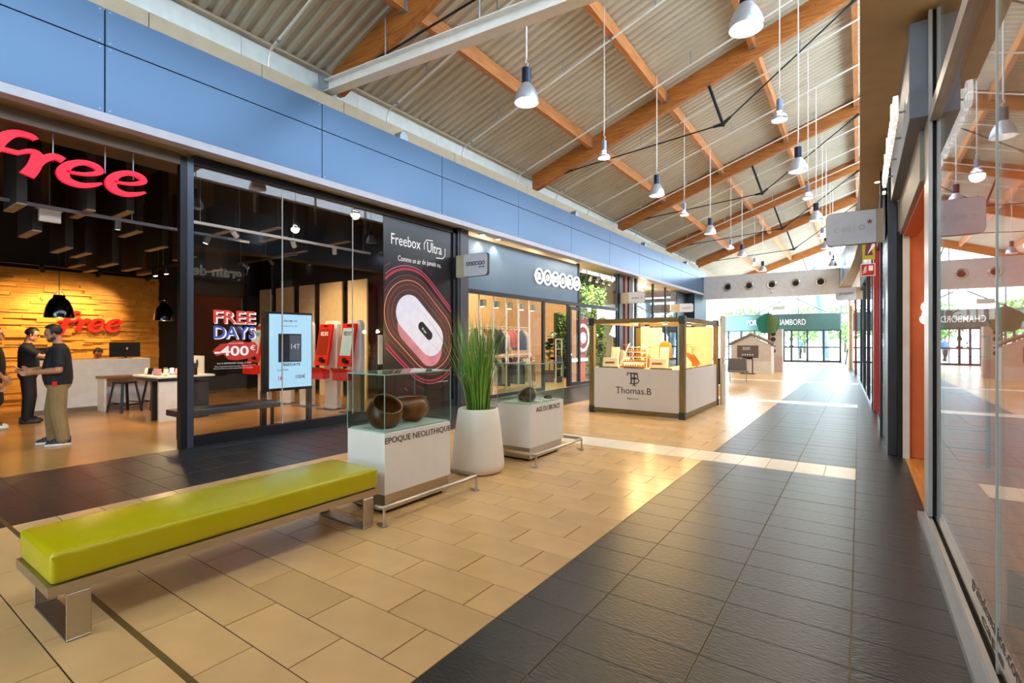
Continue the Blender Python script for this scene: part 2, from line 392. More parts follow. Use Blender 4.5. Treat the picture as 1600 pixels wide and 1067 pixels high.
# clerestory glazing above the right hand shops
rl = sroot('window_1', 'clerestory glazing high above the right hand shops')
for i in range(20):
    y0 = -5+i*2.35; y1 = y0+2.35
    for z0, z1 in ((6.6, None),):
        a_, c_ = (zdeck(1.6, y0)-.02, zdeck(1.6, y1)-.02) if z1 is None else (z1, z1)
        build(B().prism([(y0+.03, z0+.03), (y1-.03, z0+.03), (y1-.03, c_-.03), (y0+.03, a_-.03)], (1.6, 0, 0), PY, PZ, (.012, 0, 0)), 'pane', glassmat('tinted_clerestory_glass', (.84, .85, .86)), rl)
    build(B().box(1.57, 1.65, y0-.03, y0+.03, 5.5, zdeck(1.6, y0)), 'mullion', M_alu, rl)
build(B().box(1.57, 1.65, -5, 42, 6.57, 6.63), 'transom', M_alu, rl); build(B().box(1.57, 1.65, -5, 42, 5.47, 5.53), 'sill', M_alu, rl)
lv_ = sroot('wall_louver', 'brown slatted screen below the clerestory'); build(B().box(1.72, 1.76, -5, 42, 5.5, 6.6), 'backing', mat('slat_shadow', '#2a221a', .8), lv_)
for k in range(7): build(B().box(1.66, 1.7, -5, 42, 5.55+.145*k, 5.64+.145*k), 'slat', mat('slat_brown', '#6a553c', .6), lv_)

# ================================================================== left wall: blue cladding, ledge, gutter
M_blue = mat('blue_panel', '#42607f', .3, .35, var=.02, scale=.6)  # part of the reflected sky's blue is put into the base colour
wl = sroot('wall_left', 'blue metal clad fascia above the left hand shops')
build(B().box(-7.72, -7.42, -5, 30.6, 4.25, 5.45), 'backing', M_blackm, wl)
JY = [-3.72, -.79]+[2.14+2.935*k for k in range(10)]
JY = [-5]+JY+[30.6]
for i in range(len(JY)-1):
    for z0, z1 in ((4.21, 5.02), (5.02, 5.47)):
        g = .006; build(B().box(-7.42, -7.39, JY[i]+g, JY[i+1]-g, z0+g, z1-g), 'panel', M_blue, wl, bevel=.003, seg=1)
        bb = B()
        for y_ in (JY[i]+.05, JY[i+1]-.05):
            for zz_ in (z0+.04, z1-.04): bb.cyl((-7.391, y_, zz_), (-7.386, y_, zz_), .008, n=6)
        if JY[i] < 14: build(bb, 'rivets', M_galv, wl)
struct(build(B().box(-7.55, -7.37, -5, 30.6, 4.1, 4.21), 'trim_2', mat('white_trim', '#b4b5c0', .4), bevel=.004), 'white metal drip trim under the blue fascia')
struct(build(B().box(-8.5, -7.55, -5, 30.6, 4.12, 4.2), 'ceiling', mat('soffit_beige', '#b9a27c', .5)), 'beige soffit above the left hand shopfronts')
led = sroot('trim_3', 'beige boarded ledge above the blue fascia')
for y0 in [-5+1.55*k for k in range(23)]:
    build(B().box(-7.95, -7.85, y0+.006, min(y0+1.544, 30.6), 5.2, 5.92), 'board', M_beige, led)
gu = sroot('trim_4', 'white eaves board below the roof deck')
for y0 in [-5+2.3*k for k in range(16)]:
    build(B().box(-8.36, -8.3, y0+.003, y0+2.297, 5.5, 6.42+tilt(y0+1)), 'board', M_gutter, gu)
build(B().beam((-8.24, -5, 6.44+tilt(-5)), (-8.24, 31, 6.44+tilt(31)), .1, .045), 'edge_rail', M_beige, gu)
build(B().box(-8.75, -8.36, -5, 42, 4.2, 7), 'wall_back_left', M_beige); struct(bpy.data.objects['wall_back_left'])

# pipes of light: small floodlights on the ledge
for i, yy in enumerate((6.95, 14.35, 20.6, 26.8)):
    r = thing('ledge_floodlight', 'small grey rounded floodlight on the ledge, %s from the left' % PO[i], 'floodlight', (-7.62, yy, 5.45), 0, 'floodlights on the ledge')
    build(B().prism([(-.11, .02), (.11, .02), (.11, .1), (.08, .17), (0, .21), (-.08, .17), (-.11, .1)], (0, 0, 0), PY, PZ, (.2, 0, 0)), 'housing', M_galv, r, bevel=.01)
    build(B().box(-.06, .2, -.05, .05, 0, .03), 'bracket', M_dkgrey, r)

# ================================================================== right side: soffit, wall over shops
M_sof = mat('soffit_ochre', '#a58552', .55)
edge = [(0, -5), (0, 14), (-.03, 16.5), (-.12, 19), (-.27, 22), (-.5, 25.5), (-.85, 29.5), (-.9, 31)]
bb = B(); poly = edge+[(2.2, 31), (2.2, -5)]
bb.prism(poly, (0, 0, 4.15), PX, PY, (0, 0, .06)); struct(build(bb, 'ceiling', M_sof), 'ochre soffit above the right hand shops')
bb = B(); n = len(edge)
vs = [(x, y, z) for z in (4.215, 5.5) for x, y in edge]+[(x+.1, y, z) for z in (4.215, 5.5) for x, y in edge]
fs = [(i, i+1, n+i+1, n+i) for i in range(n-1)]+[(2*n+i, 3*n+i, 3*n+i+1, 2*n+i+1) for i in range(n-1)]+[(i, 2*n+i, 2*n+i+1, i+1) for i in range(n-1)]+[(n+i, n+i+1, 3*n+i+1, 3*n+i) for i in range(n-1)]+[(0, n, 3*n, 2*n), (n-1, 3*n-1, 4*n-1, 2*n-1)]
struct(build(bb.add(vs, fs), 'wall_right', M_blue), 'blue bulkhead face above the right hand shops')
struct(build(B().box(1.6, 1.75, -5, 42, 4.2, 5.47), 'wall_right', M_white), 'white upper wall below the clerestory')
struct(build(B().box(.1, 1.6, -5, 31, 5.44, 5.5), 'ceiling', M_white), 'white top of the right bulkhead')
# ================================================================== far end: gable glazing, nozzle beam, entrance drum
M_mull = mat('white_mullion', '#8f979b', .4); M_tint = glassmat('glazing_glass', (.96, .99, .99))
fg = sroot('window_2', 'tall glazed end wall of the hall')
XM = [-10.5, -8.97, -6.28, -3.67, -1.09, 1.6]
for i in range(len(XM)-1):
    a, c = XM[i], XM[i+1]; zt = lambda x: zdeck(max(x, -8.6), 42)+.02
    for z0, z1 in ((3.45, 5.4), (5.4, None)):
        t0, t1 = (zt(a), zt(c)) if z1 is None else (z1, z1)
        if c <= -8.6 and z1 is None: continue
        build(B().prism([(a+.04, z0+.03), (c-.04, z0+.03), (c-.04, t1-.04), (a+.04, t0-.04)], (0, 42, 0), PX, PZ, (0, .012, 0)), 'pane', M_tint, fg)
    build(B().box(a-.035, a+.035, 41.94, 42.06, 0, zt(a)), 'mullion', M_mull, fg)
for z in (3.42, 5.4): build(B().box(-10.5, 1.6, 41.95, 42.06, z-.03, z+.03), 'transom', M_mull, fg)
for a, c in ((-8.97, -8.7), (-1.2, 1.6)):
    build(B().box(a, c, 42, 42.012, .1, 3.39), 'pane', M_tint, fg)
# nozzle beam
nb = thing('nozzle_beam', 'long white boxed duct beam with five round air nozzles', 'duct beam', (-4, 30.3, 3.85))
build(B((4, -30.3, -3.85)).box(-7.39, -.45, 30, 30.6, 3.85, 5.15), 'casing', mat('white_duct', '#cfcbc9', .5), nb, bevel=.01)
for x in (-6.1, -5.0, -3.87, -2.76, -1.64):
    z = .65; o_ = (4, -30.3, 0)
    f = build(B((4+x, 0, .65)).tube([(.2*math.cos(t*.393), -.31, .2*math.sin(t*.393)) for t in range(16)], .045, 8, True), 'nozzle_ring', M_steel, nb, smooth=True)
    build(B((4+x, 0, .65)).cyl((0, -.30, 0), (0, -.37, 0), .14, .12, 16), 'nozzle_throat', M_blackm, f)
build(B((4, -30.3, -3.85)).ball((-3.87, 29.93, 4.12), .07), 'sensor', M_alu, nb, smooth=True)
# brace trusses in front of the glazing
tr = thing('wind_truss', 'white steel zigzag bracing in front of the far glazing', 'truss', (0, 0, 0))
bb = B()
for a, c in (((-8.3, 4.1), (-7.0, 3.42)), ((-6.6, 3.42), (-4.5, 4.6)), ((-3.9, 4.6), (-1.9, 3.5)), ((-1.5, 3.5), (.2, 4.5))):
    o = build(B().cyl((a[0], 41.89, a[1]), (c[0], 41.89, c[1]), .045, n=8), 'brace', M_mull, tr)
build(B().cyl((-8.34, 41.89, 3.42), (1.2, 41.89, 3.42), .05, n=8), 'chord', M_mull, tr)
# entrance drum
M_grn = mat('green_grey_metal', '#4d6b62', .3, .6)
dr = thing('entrance_drum', 'green grey curved entrance portal with white lettering at the far end', 'entrance', (-4.9, 41, 0))
pts = [(-3.8+7.6*i/16, -.9*math.sin(math.pi*i/16)) for i in range(17)]
def arcband(z0, z1, th=.06, out=0):
    b = B(); P = [(x, y-out) for x, y in pts]
    vs = [(x, y, z) for z in (z0, z1) for x, y in P]+[(x, y+th, z) for z in (z0, z1) for x, y in P]; n = 17
    fs = [(i, i+1, n+i+1, n+i) for i in range(n-1)]+[(2*n+i, 3*n+i, 3*n+i+1, 2*n+i+1) for i in range(n-1)]+[(i, 2*n+i, 2*n+i+1, i+1) for i in range(n-1)]+[(n+i, n+i+1, 3*n+i+1, 3*n+i) for i in range(n-1)]+[(0, n, 3*n, 2*n), (n-1, 3*n-1, 4*n-1, 2*n-1)]
    return b.add(vs, fs)
build(arcband(2.25, 3.3), 'curved_header', M_grn, dr, smooth=True)
build(B().prism(pts, (0, 0, 3.3), PX, PY, (0, 0, .03)), 'top_plate', M_dkgrey, dr)
build(arcband(.98, 1.08, .06), 'rail', M_dkgrey, dr, smooth=True); build(arcband(.0, .12, .06), 'kick_rail', M_dkgrey, dr, smooth=True); build(arcband(2.16, 2.25, .06), 'head_rail', M_dkgrey, dr)
for i in (0, 1, 3, 5, 7, 8, 9, 10, 12, 14, 16):
    x, y = pts[i]; build(B().box(x-.06, x+.06, y-.02, y+.09, 0, 2.25), 'door_post', M_dkgrey, dr)
for i in range(16):
    x0, y0 = pts[i]; x1, y1 = pts[i+1]
    build(B().prism([(0, .12), (1, .12), (1, 2.17), (0, 2.17)], (x0, y0+.03, 0), (x1-x0, y1-y0, 0), PZ, (0, .012, 0)), 'door_pane', M_tint, dr)
lb = B(); ls = B()
def arctext(b, s, x0, wid, z0, h, d, out, bold):
    q = B(); text(q, s, (x0, 0, z0), PX, PZ, wid, h, d, bold)
    vs = []
    for v in q.v:
        t = (v[0]+3.8)/7.6; vs.append((v[0], -.9*math.sin(math.pi*t)-out+v[1], v[2]))
    b.add(vs, q.f)
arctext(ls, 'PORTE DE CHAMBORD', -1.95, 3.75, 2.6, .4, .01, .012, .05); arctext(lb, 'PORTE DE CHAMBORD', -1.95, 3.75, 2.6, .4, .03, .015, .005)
build(ls, 'letter_outline', M_blackm, dr); build(lb, 'lettering', mat('white_letter', '#f2f2ee', .5), dr)  # dark outline behind the white letters
lv = B()
for x, z, s in ((.95, 1.62, .26), (.62, 1.34, .12), (.6, 1.12, .1), (.84, 1.12, .1), (1.06, 1.12, .1)):
    t = (x+3.8)/7.6; y = -.9*math.sin(math.pi*t)-.02
    lv.prism([(s*.5*math.cos(a*.5236)*(1-.3*math.sin(a*.5236)), s*.6*math.sin(a*.5236)) for a in range(12)], (x, y, z), PX, PZ, (0, -.006, 0))
build(lv, 'leaf_stickers', mat('leaf_sticker', '#2f4a26', .6), dr)
# outside
struct(build(B().box(-60, 60, 42.1, 140, -.15, -.02), 'ground', mat('forecourt', '#c9c6bd', .8)), 'pale forecourt outside the doors')
M_leaf = mat('leaf_green', '#6d9a3f', .55, var=.2, isl=.35); M_leafd = mat('leaf_dark', '#2f5a22', .5, var=.2, isl=.35); M_bark = mat('bark', '#5d4a36', .8, var=.2)
def leafcloud(c, rad, n, size, seed, squash=.8):
    rr = random.Random(seed); b = B()
    for _ in range(n):
        d = Vector((rr.gauss(0,1), rr.gauss(0,1), rr.gauss(0,1))).normalized()*(rr.random()**.4)
        p = Vector(c)+Vector((d.x*rad, d.y*rad, d.z*rad*squash)); u = Vector((rr.gauss(0,1), rr.gauss(0,1), rr.gauss(0,1))).normalized()*size*rr.uniform(.6, 1.3); v = u.orthogonal().normalized()*size*.5
        b.add([p-u, p+v, p+u*1.1, p-v], [(0,1,2,3)])
    return b
for i, (x, y, h, r_, nm) in enumerate(((-11, 62, 5.2, 2.6, 'left of the entrance doors'), (-5.5, 70, 5.6, 2.8, 'behind the middle door'), (1.5, 60, 5, 2.3, 'right of the entrance doors'), (-1.5, 76, 6, 3.2, 'farthest away outside'))):
    t = thing('outdoor_tree', 'leafy green tree on the forecourt '+nm, 'tree', (x, y, 0), 0, 'trees outside the entrance')
    build(B().cyl((0,0,-.05), (0,0,h*.55), .18, .1, 8), 'trunk', M_bark, t)
    c_ = build(leafcloud((0,0,h*.62), r_, 900, .28, i), 'crown', M_leaf, t); c_['kind'] = 'stuff'
M_sky = mat('pale_blue_steel', '#8fb9cc', .4, .2)
for i, (a, c, nm) in enumerate((((-3.0, 8.2), (-2.0, 0), 'left one'), ((.4, 8.6), (-.4, 0), 'right one'))):
    tag(build(B().cyl((a[0], 44, a[1]), (c[0], 44, c[1]), .26, n=14), 'canopy_column', M_sky, smooth=True), 'leaning pale blue steel column outside the glazing, '+nm, 'column', 'columns of the canopy')
t = thing('dome_parasol', 'teal rounded canopy outside behind the nozzle beam', 'parasol', (-4.7, 47, 0))
build(B().lathe([(2.0, 0), (1.85, .5), (1.45, .95), (.8, 1.25), (.05, 1.35)], (0, 0, 5.6), 24), 'canopy', mat('teal_fabric', '#3f7d84', .6), t, smooth=True); build(B().cyl((0,0,-.02), (0,0,6.6), .06, n=8), 'pole', M_alu, t)

# ================================================================== pendants
M_shade = mat('aluminium_shade', '#c2c8d2', .35, .6, var=.04); M_navy = mat('navy_ballast', '#1c2740', .35, .4); M_lit = mat('lit_reflector', '#fff7ee', .6, emit=6., var=0)
M_pris = glassmat('prismatic_shade', (.9, .92, .98), .12, .05)
rows = {0: 'left row', 1: 'right row'}
def pend_large(x, y, z, label):
    t = thing('pendant_lamp', label, 'pendant lamp', (x, y, z), 0, 'large silver pendant lamps')
    pr = [(.185, 0), (.183, .03), (.165, .11), (.13, .19), (.085, .25), (.075, .27)]
    inn = [(q-.006, h) for q, h in pr]
    build(B().lathe(pr+[(.07, .265)]+inn[::-1], n=28, cap=False), 'shade', M_shade, t, smooth=True)
    build(B().lathe([(.158, .115), (.12, .185), (.075, .24)], n=24, cap=False), 'reflector', M_lit, t, smooth=True)
    build(B().cyl((0,0,.26), (0,0,.5), .068, n=20), 'ballast', M_navy, t, smooth=True)
    hook = [(0,0,.5), (0,.0,.53), (.03,0,.56), (-.015,0,.6), (0,0,.65), (0,0,zdeck(x, y)-z)]
    build(B().tube(hook, .012, 6), 'cord', M_alu, t)
    build(B().ball((0,0,.13), (.05,.05,.08)), 'bulb', M_lit, t, smooth=True)
    lamp('pendant_light', 'SPOT', (0,0,.02), 180, (1,.84,.6), .15, t, spot=2.6, blend=.8)
def pend_small(x, y, z, label):
    t = thing('pendant_lamp', label, 'pendant lamp', (x, y, z), 0, 'small glass pendant lamps')
    pr = [(.115, 0), (.12, .02), (.1, .08), (.06, .13), (.05, .15)]
    build(B().lathe(pr+[(q-.006, h) for q, h in pr[::-1]], n=22, cap=False), 'shade', M_pris, t, smooth=True)
    build(B().lathe([(.112, .0), (.117, .02), (.1, .05)], n=22, cap=False), 'shade_rim', M_shade, t, smooth=True)
    build(B().cyl((0,0,.14), (0,0,.33), .045, n=16), 'ballast', mat('grey_ballast', '#7c8aa3', .35, .5), t, smooth=True)
    build(B().tube([(0,0,.33), (0,0,.36), (.02,0,.4), (-.01,0,.44), (0,0,.5), (0,0,zdeck(x, y)-z)], .009, 6), 'cord', M_alu, t)
    build(B().ball((0,0,.07), (.03,.03,.06)), 'bulb', M_lit, t, smooth=True)
    lamp('pendant_light', 'POINT', (0,0,-.03), 80, (1,.85,.65), .12, t)
for (x, yl, ysm, rn) in ((-4.03, (6.18, 11.94, 17.2, 22.6, 28), (8.91, 14.25, 20.4, 25.6), 'left'), (-1.05, (6.12, 11.9, 17.06, 22.4, 28), (8.97, 14.29, 20, 25.4), 'right')):
    for i, y in enumerate(yl): pend_large(x, y, 5.0, 'silver bell pendant with navy ballast, %s in the %s row' % (['nearest', 'second nearest', 'third', 'fourth', 'farthest'][i], rn))
    for i, y in enumerate(ysm): pend_small(x, y, 5.0, 'small clear ribbed pendant on a thin cord, %s in the %s row' % (['nearest', 'second nearest', 'third', 'farthest'][i], rn))

# ================================================================== green bench
t = thing('green_bench', 'long lime green padded bench on brushed steel loop legs', 'bench', (-3.52, 1.74, 0))
M_lime = mat('lime_leather', '#b5ab06', .28, var=.06, scale=3, bump=.06, bscale=9)
build(B().box(-.29, .29, -1.02, 1.0, .3, .46), 'cushion', M_lime, t, smooth=True, bevel=.028, seg=4)
bb = B()
for s in (-1, 1): bb.tube([(-.285, s*1.0-.01, .437), (.285, s*1.0-.01, .437)], .005, 6)
for s in (-1, 1): bb.tube([(s*.284, -1.015, .437), (s*.284, .995, .437)], .005, 6)
build(bb, 'piping', M_lime, t)
fr = B(); fr.box(-.295, .295, -1.03, -.99, .25, .3).box(-.295, .295, .97, 1.01, .25, .3).box(.255, .295, -.99, .97, .25, .3).box(-.295, -.255, -.99, .97, .25, .3).box(-.255, .255, -.99, .97, .285, .298)
build(fr, 'frame', M_steel, t)
for y0 in (-.96, .85):
    lg = B(); lg.box(-.29, .29, y0, y0+.1, 0, .012).box(-.29, .29, y0, y0+.1, .238, .25).box(-.29, -.278, y0, y0+.1, .012, .238).box(.278, .29, y0, y0+.1, .012, .238)
    build(lg, 'leg', M_steel, t, bevel=.003, seg=1)

# ================================================================== display cases
M_pot = woodmat('burnt_clay', '#1d130e', '#6b3a1c', .28, 'Z', .9, False); M_pot2 = woodmat('orange_clay', '#2c1a10', '#8a4d20', .32, 'Z', 1.1, False)
M_casew = mat('case_white', '#e6e2da', .4, var=.02)
def case(loc, word, tw, label):
    t = thing('display_case', label, 'display case', loc)
    W, D = .5, .84   # x, y ; origin at the near right corner, box spans x -W..0, y 0..D
    build(B().box(-W+.02, -.02, .02, D-.02, .03, .17), 'steel_plinth', M_steel, t); build(B().box(-W+.06, -.06, .06, D-.06, 0, .03), 'recess_foot', M_blackm, t)
    bd = build(B().box(-W, 0, 0, D, .17, .7), 'cabinet', M_casew, t, bevel=.004, seg=1)
    text(lt := B(), word, (.001, D-.1-tw if word[0] == 'A' else .004, .6), PY, PZ, tw, .062, .002); build(lt, 'lettering', mat('case_letter', '#2a2522', .6), bd)
    build(B().box(-W+.02, -.02, .02, D-.02, .7, .712), 'display_floor', mat('felt_grey', '#b9b8ae', .8), t)
    for x0, x1, y0, y1 in ((-W, 0, 0, .008), (-W, 0, D-.008, D), (-.008, 0, .008, D-.008), (-W, -W+.008, .008, D-.008)): build(B().box(x0, x1, y0, y1, .7, 1.2), 'glass_side', M_glassg, t)
    build(B().box(-W, 0, 0, D, 1.2, 1.21), 'glass_lid', M_glassg, t)
    M_edge = mat('glass_edge', '#7fa79a', .2)
    eg = B()
    for x in (-W, 0):
        for y in (0, D): eg.cbox((x, y, .955), (.006, .006, .5))
    for x in (-W, 0): eg.cbox((x, D/2, 1.205), (.006, D, .012))
    for y in (0, D): eg.cbox((-W/2, y, 1.205), (W, .006, .012))
    build(eg, 'glass_edges', M_edge, t)
    rl = B(); o = .19; rz = .15
    rl.tube([(-W-o, -o, rz), (o-.03, -o, rz), (o, -o+.03, rz), (o, D+o-.03, rz), (o-.03, D+o, rz), (-W-o, D+o, rz), (-W-o, -o, rz)], .019, 10)
    rr_ = build(rl, 'barrier_rail', M_steel, t, smooth=True)
    for x, y in ((o, -o+.02), (o, D+o-.02), (-W-o, -o+.02), (-W-o, D+o-.02)):
        build(B().cyl((x, y, 0), (x, y, rz), .011, n=8).cyl((x, y, 0), (x, y, .012), .03, n=12).beam((x, y, .014), (x-.07 if x > 0 else x+.07, y, .014), .04, .006), 'rail_post', M_steel, rr_)
    return t
case((-3.34, 2.9, 0), 'EPOQUE NEOLITHIQUE', .83, 'white display case with steel kick rail lettered epoque neolithique')
case((-3.33, 5.19, 0), 'AGE DU BRONZE', .6, 'white display case lettered age du bronze behind the planter')
def pot(loc, r, m, label, grp, tip=(0, 0), hh=1.0, top=.62):
    t = thing('clay_pot', label, 'pot', loc, 0, grp); b = B(); n = 14
    pr = []
    for i in range(n+1):
        a = -math.pi/2+.25+(math.pi/2-.25+top)*i/n
        pr.append((r*math.cos(a), (math.sin(a)+math.sin(math.pi/2-.25))*r*hh))
    pr.append((pr[-1][0]*1.06, pr[-1][1]+r*.08))
    b.lathe([(.02, pr[0][1])]+pr+[(q*.93, z) for q, z in pr[::-1]]+[(.02, pr[0][1]+.01)], n=26, cap=False)
    o = build(b, 'vessel', m, t, smooth=True)
    o.rotation_euler = (tip[0], tip[1], 0)
    if tip != (0, 0): o.location = (0, 0, r*.05)
    return t
p = pot((-3.63, 3.1, .712), .16, M_pot, 'dark burnished clay pot tilted open in the neolithic case', 'pots in the cases', (.15, .6))
build(B().ball((.1, .1, .05), (.02, .03, .03)), 'lug', M_pot, p, smooth=True)
pot((-3.63, 3.5, .712), .165, M_pot2, 'rust brown round clay pot at the back of the neolithic case', 'pots in the cases', (.0, 0.0), .85)
pot((-3.5, 5.42, .712), .1, M_pot, 'round reddish black pot in the bronze age case', 'pots in the cases')
pot((-3.62, 5.62, .712), .13, M_pot, 'wide dark bowl lying in the bronze age case', 'pots in the cases', (.5, -.2), .55)
pot((-3.45, 5.82, .712), .06, M_pot, 'smallest dark dish in the bronze age case', 'pots in the cases', (0, 0), .45)
for x, y, a, nm in ((-3.42, 5.52, .3, 'next to the round pot'), (-3.44, 5.74, -.2, 'next to the small dish')):
    tag(build(B().box(-.05, .05, -.07, .07, 0, .012), 'caption_card', M_white, loc=(x, y, .712), rotz=a), 'small white caption card in the bronze age case '+nm, 'card', 'caption cards')

# ================================================================== planter with grass
t = thing('grass_planter', 'tall white tapered planter filled with long green grass', 'planter', (-3.62, 4.53, 0))
build(B().lathe([(.2, 0), (.27, .012), (.298, .05), (.302, .1), (.29, .25), (.262, .5), (.235, .7), (.226, .72), (.214, .725), (.205, .715), (.2, .66), (.02, .655)], n=40, cap=False), 'pot', mat('planter_white', '#ece5d8', .35, var=.02), t, smooth=True)
build(B().cyl((0,0,.64), (0,0,.665), .2, n=24), 'soil', mat('soil', '#3b2f22', .9, var=.3, scale=40, bump=1), t)
M_grass = mat('grass_blade', '#6a9433', .5, var=.25, scale=3, isl=.5)
rr = random.Random(3); b = B()
for i in range(430):
    a = rr.uniform(0, 6.283); r0 = .13*math.sqrt(rr.random()); h = rr.uniform(.75, 1.25) if rr.random() > .2 else rr.uniform(.35, .75); az = a+rr.gauss(0, .5); lean = rr.uniform(.02, .26)+(.22 if rr.random() < .1 else 0); drop = (rr.uniform(.1, .4) if rr.random() < .25 else rr.uniform(0, .06))*(lean/.2)
    base = Vector((r0*math.cos(a), r0*math.sin(a), .66)); dirv = Vector((math.cos(az), math.sin(az), 0)); side = Vector((-math.sin(az+rr.gauss(0,.7)), math.cos(az+rr.gauss(0,.7)), 0)); w0 = rr.uniform(.0032, .007); vs = []
    for k in range(9):
        s = k/8; p = base+dirv*(lean*(.35*s+.9*s*s)*h)+PZ*(h*s-drop*s**4*.9); ww = w0*(1-s**2.2*.95)
        vs += [p-side*ww, p+side*ww]
    b.add(vs, [(2*k, 2*k+1, 2*k+3, 2*k+2) for k in range(8)])
g = link('grass_blades', mesh_of(b, 'grass_blades', M_grass, fix=False), t); g['kind'] = 'stuff'
# ================================================================== FREE phone shop shell
S = -7.72
M_dwall = mat('dark_shop_wall', '#1d1c1f', .6); M_ceilb = mat('black_ceiling', '#0a0a0c', .8); M_frame = mat('black_frame', '#1a1c22', .35, .4)
struct(build(B().box(-16.1, -16, -4, 8.9, 0, 4.6), 'wall_back', M_dwall), 'dark back wall of the phone shop')
struct(build(B().box(-16.1, -7.85, 8.75, 9.0, 0, 4.6), 'wall_side', M_dwall), 'dark partition between phone shop and clothes shop')
struct(build(B().box(-16.1, -7.72, -4.1, -4, 0, 4.6), 'wall_side', M_dwall), 'dark left partition of the phone shop')
struct(build(B().box(-16.1, -8.5, -4.1, 9.0, 4.6, 4.7), 'ceiling', M_ceilb), 'black ceiling of the phone shop')
struct(build(B().box(-8.5, -7.9, -4.1, 8.75, 4.02, 4.6), 'trim_5', mat('header_brown', '#4d4238', .5)), 'brown header above the phone shop opening')
# stacked wood cladding on the back wall
M_clad = mat('wood_cladding', '#bd842a', .6, var=.15, scale=5, isl=.22, bump=.2, bscale=30)
bw = sroot('wall_clad', 'back wall clad in stacked strips of warm wood')
build(B().box(-15.52, -15.42, -1, 5.62, 0, 3.13), 'backing', mat('clad_backing', '#6a4a20', .8), bw)
rr = random.Random(5); big = []; small = B(); z = .0; n_ = 0
while z < 3.12:
    h = rr.choice((.05, .065, .08)); h = min(h, 3.13-z); y = -1+rr.uniform(-.3, 0)
    while y < 5.6:
        l = rr.uniform(.28, .75); a, c = max(y, -1), min(y+l, 5.62); d = rr.choice((.01, .025, .04, .06))
        if c-a > .05:
            if n_ < 300 and a > 2.3 and l > .42 and rr.random() < .95:
                build(B().box(-15.42, -15.42+d, a, c-.003, z, z+h-.003), 'plank', M_clad, bw); n_ += 1
            else: small.box(-15.42, -15.42+d, a, c-.003, z, z+h-.003)
        y += l
    z += h
o = build(small, 'planks', M_clad, bw); o['kind'] = 'stuff'
# shopfront frame and glass
sf = sroot('window_3', 'black framed glass front of the phone shop')
build(B().box(S-.08, S+.02, 3.07, 3.24, 0, 4.06), 'post', M_frame, sf); build(B().box(S-.03, S+.025, 3.155, 3.235, 0, 4.06), 'post_cover', mat('post_blue_grey', '#4a525e', .3, .6), sf)
build(B().box(S-.08, S+.02, 3.24, 8.83, 3.98, 4.1), 'head_rail', M_frame, sf); build(B().box(S-.08, S+.03, 3.24, 8.83, 0, .147), 'base_rail', M_frame, sf)
build(B().box(S-.1, S+.02, 8.72, 8.83, 0, 4.1), 'end_jamb', M_frame, sf)
build(B().box(S-.06, S+.02, -3.9, 3.07, 3.93, 4.08), 'shutter_box', mat('shutter_brown', '#57483a', .4, .4), sf)
GY = [3.24, 4.58, 5.96, 6.69]
for a, c in zip(GY[:-1], GY[1:]): build(B().box(S-.03, S-.018, a+.004, c-.004, .147, 3.98), 'pane', M_glass, sf)
for y in GY[1:3]: build(B().box(S-.034, S-.014, y-.006, y+.006, .147, 3.98), 'joint', mat('silicone', '#a8a8a0', .5), sf)
# stickers on the glass
U = PY; V = PZ; xs_ = S-.017
M_dred = mat('sticker_red', '#e23a22', .5); M_dblue = mat('sticker_blue', '#3f4fa8', .5); M_dwht = mat('sticker_white', '#f4f0ea', .5)
wht = B(); red = B(); blu = B()
text(wht, 'FREE', (xs_, 3.53, 1.745), U, V, .62, .19, .001, .03); text(red, 'FREE', (xs_+.001, 3.515, 1.76), U, V, .61, .19, .002, .012)
text(wht, 'DAYS', (xs_, 3.53, 1.515), U, V, .62, .19, .001, .03); text(blu, 'DAYS', (xs_+.001, 3.515, 1.53), U, V, .61, .19, .002, .012)
build(wht, 'sticker_outline', M_dwht, sf); build(red, 'sticker_word', M_dred, sf); build(blu, 'sticker_word', M_dblue, sf)
rb = B(); bump_ = [(3.56, 1.27), (3.66, 1.3), (3.72, 1.22), (3.85, 1.2), (3.98, 1.22), (4.1, 1.25), (4.16, 1.33), (4.17, 1.42), (4.12, 1.48), (4.0, 1.47), (3.9, 1.5), (3.8, 1.5), (3.72, 1.46), (3.62, 1.45), (3.56, 1.4), (3.5, 1.34)]
rb.prism(bump_, (xs_+.0005, 0, 0), U, V, (.0015, 0, 0)); build(rb, 'sticker_burst', mat('burst_red', '#c3251a', .5), sf)
wb = B(); text(wb, '-400', (xs_+.002, 3.53, 1.27), U, V, .5, .15, .0015, .02); text(wb, '\u20ac', (xs_+.002, 4.05, 1.35), U, V, .08, .08, .0015, .01); text(wb, "Jusqu'au 05/05", (xs_+.002, 3.73, 1.445), U, V, .22, .025, .0015)
text(wb, 'Sur le SAMSUNG Galaxy Z Flip6', (xs_, 3.57, 1.145), U, V, .5, .028, .001); text(wb, 'Pour toute souscription au forfait mobile 24 mois', (xs_, 3.54, 1.105), U, V, .54, .018, .001); text(wb, 'dans la limite des stocks disponibles en boutique', (xs_, 3.52, 1.075), U, V, .57, .018, .001)
build(wb, 'sticker_price', M_dwht, sf)

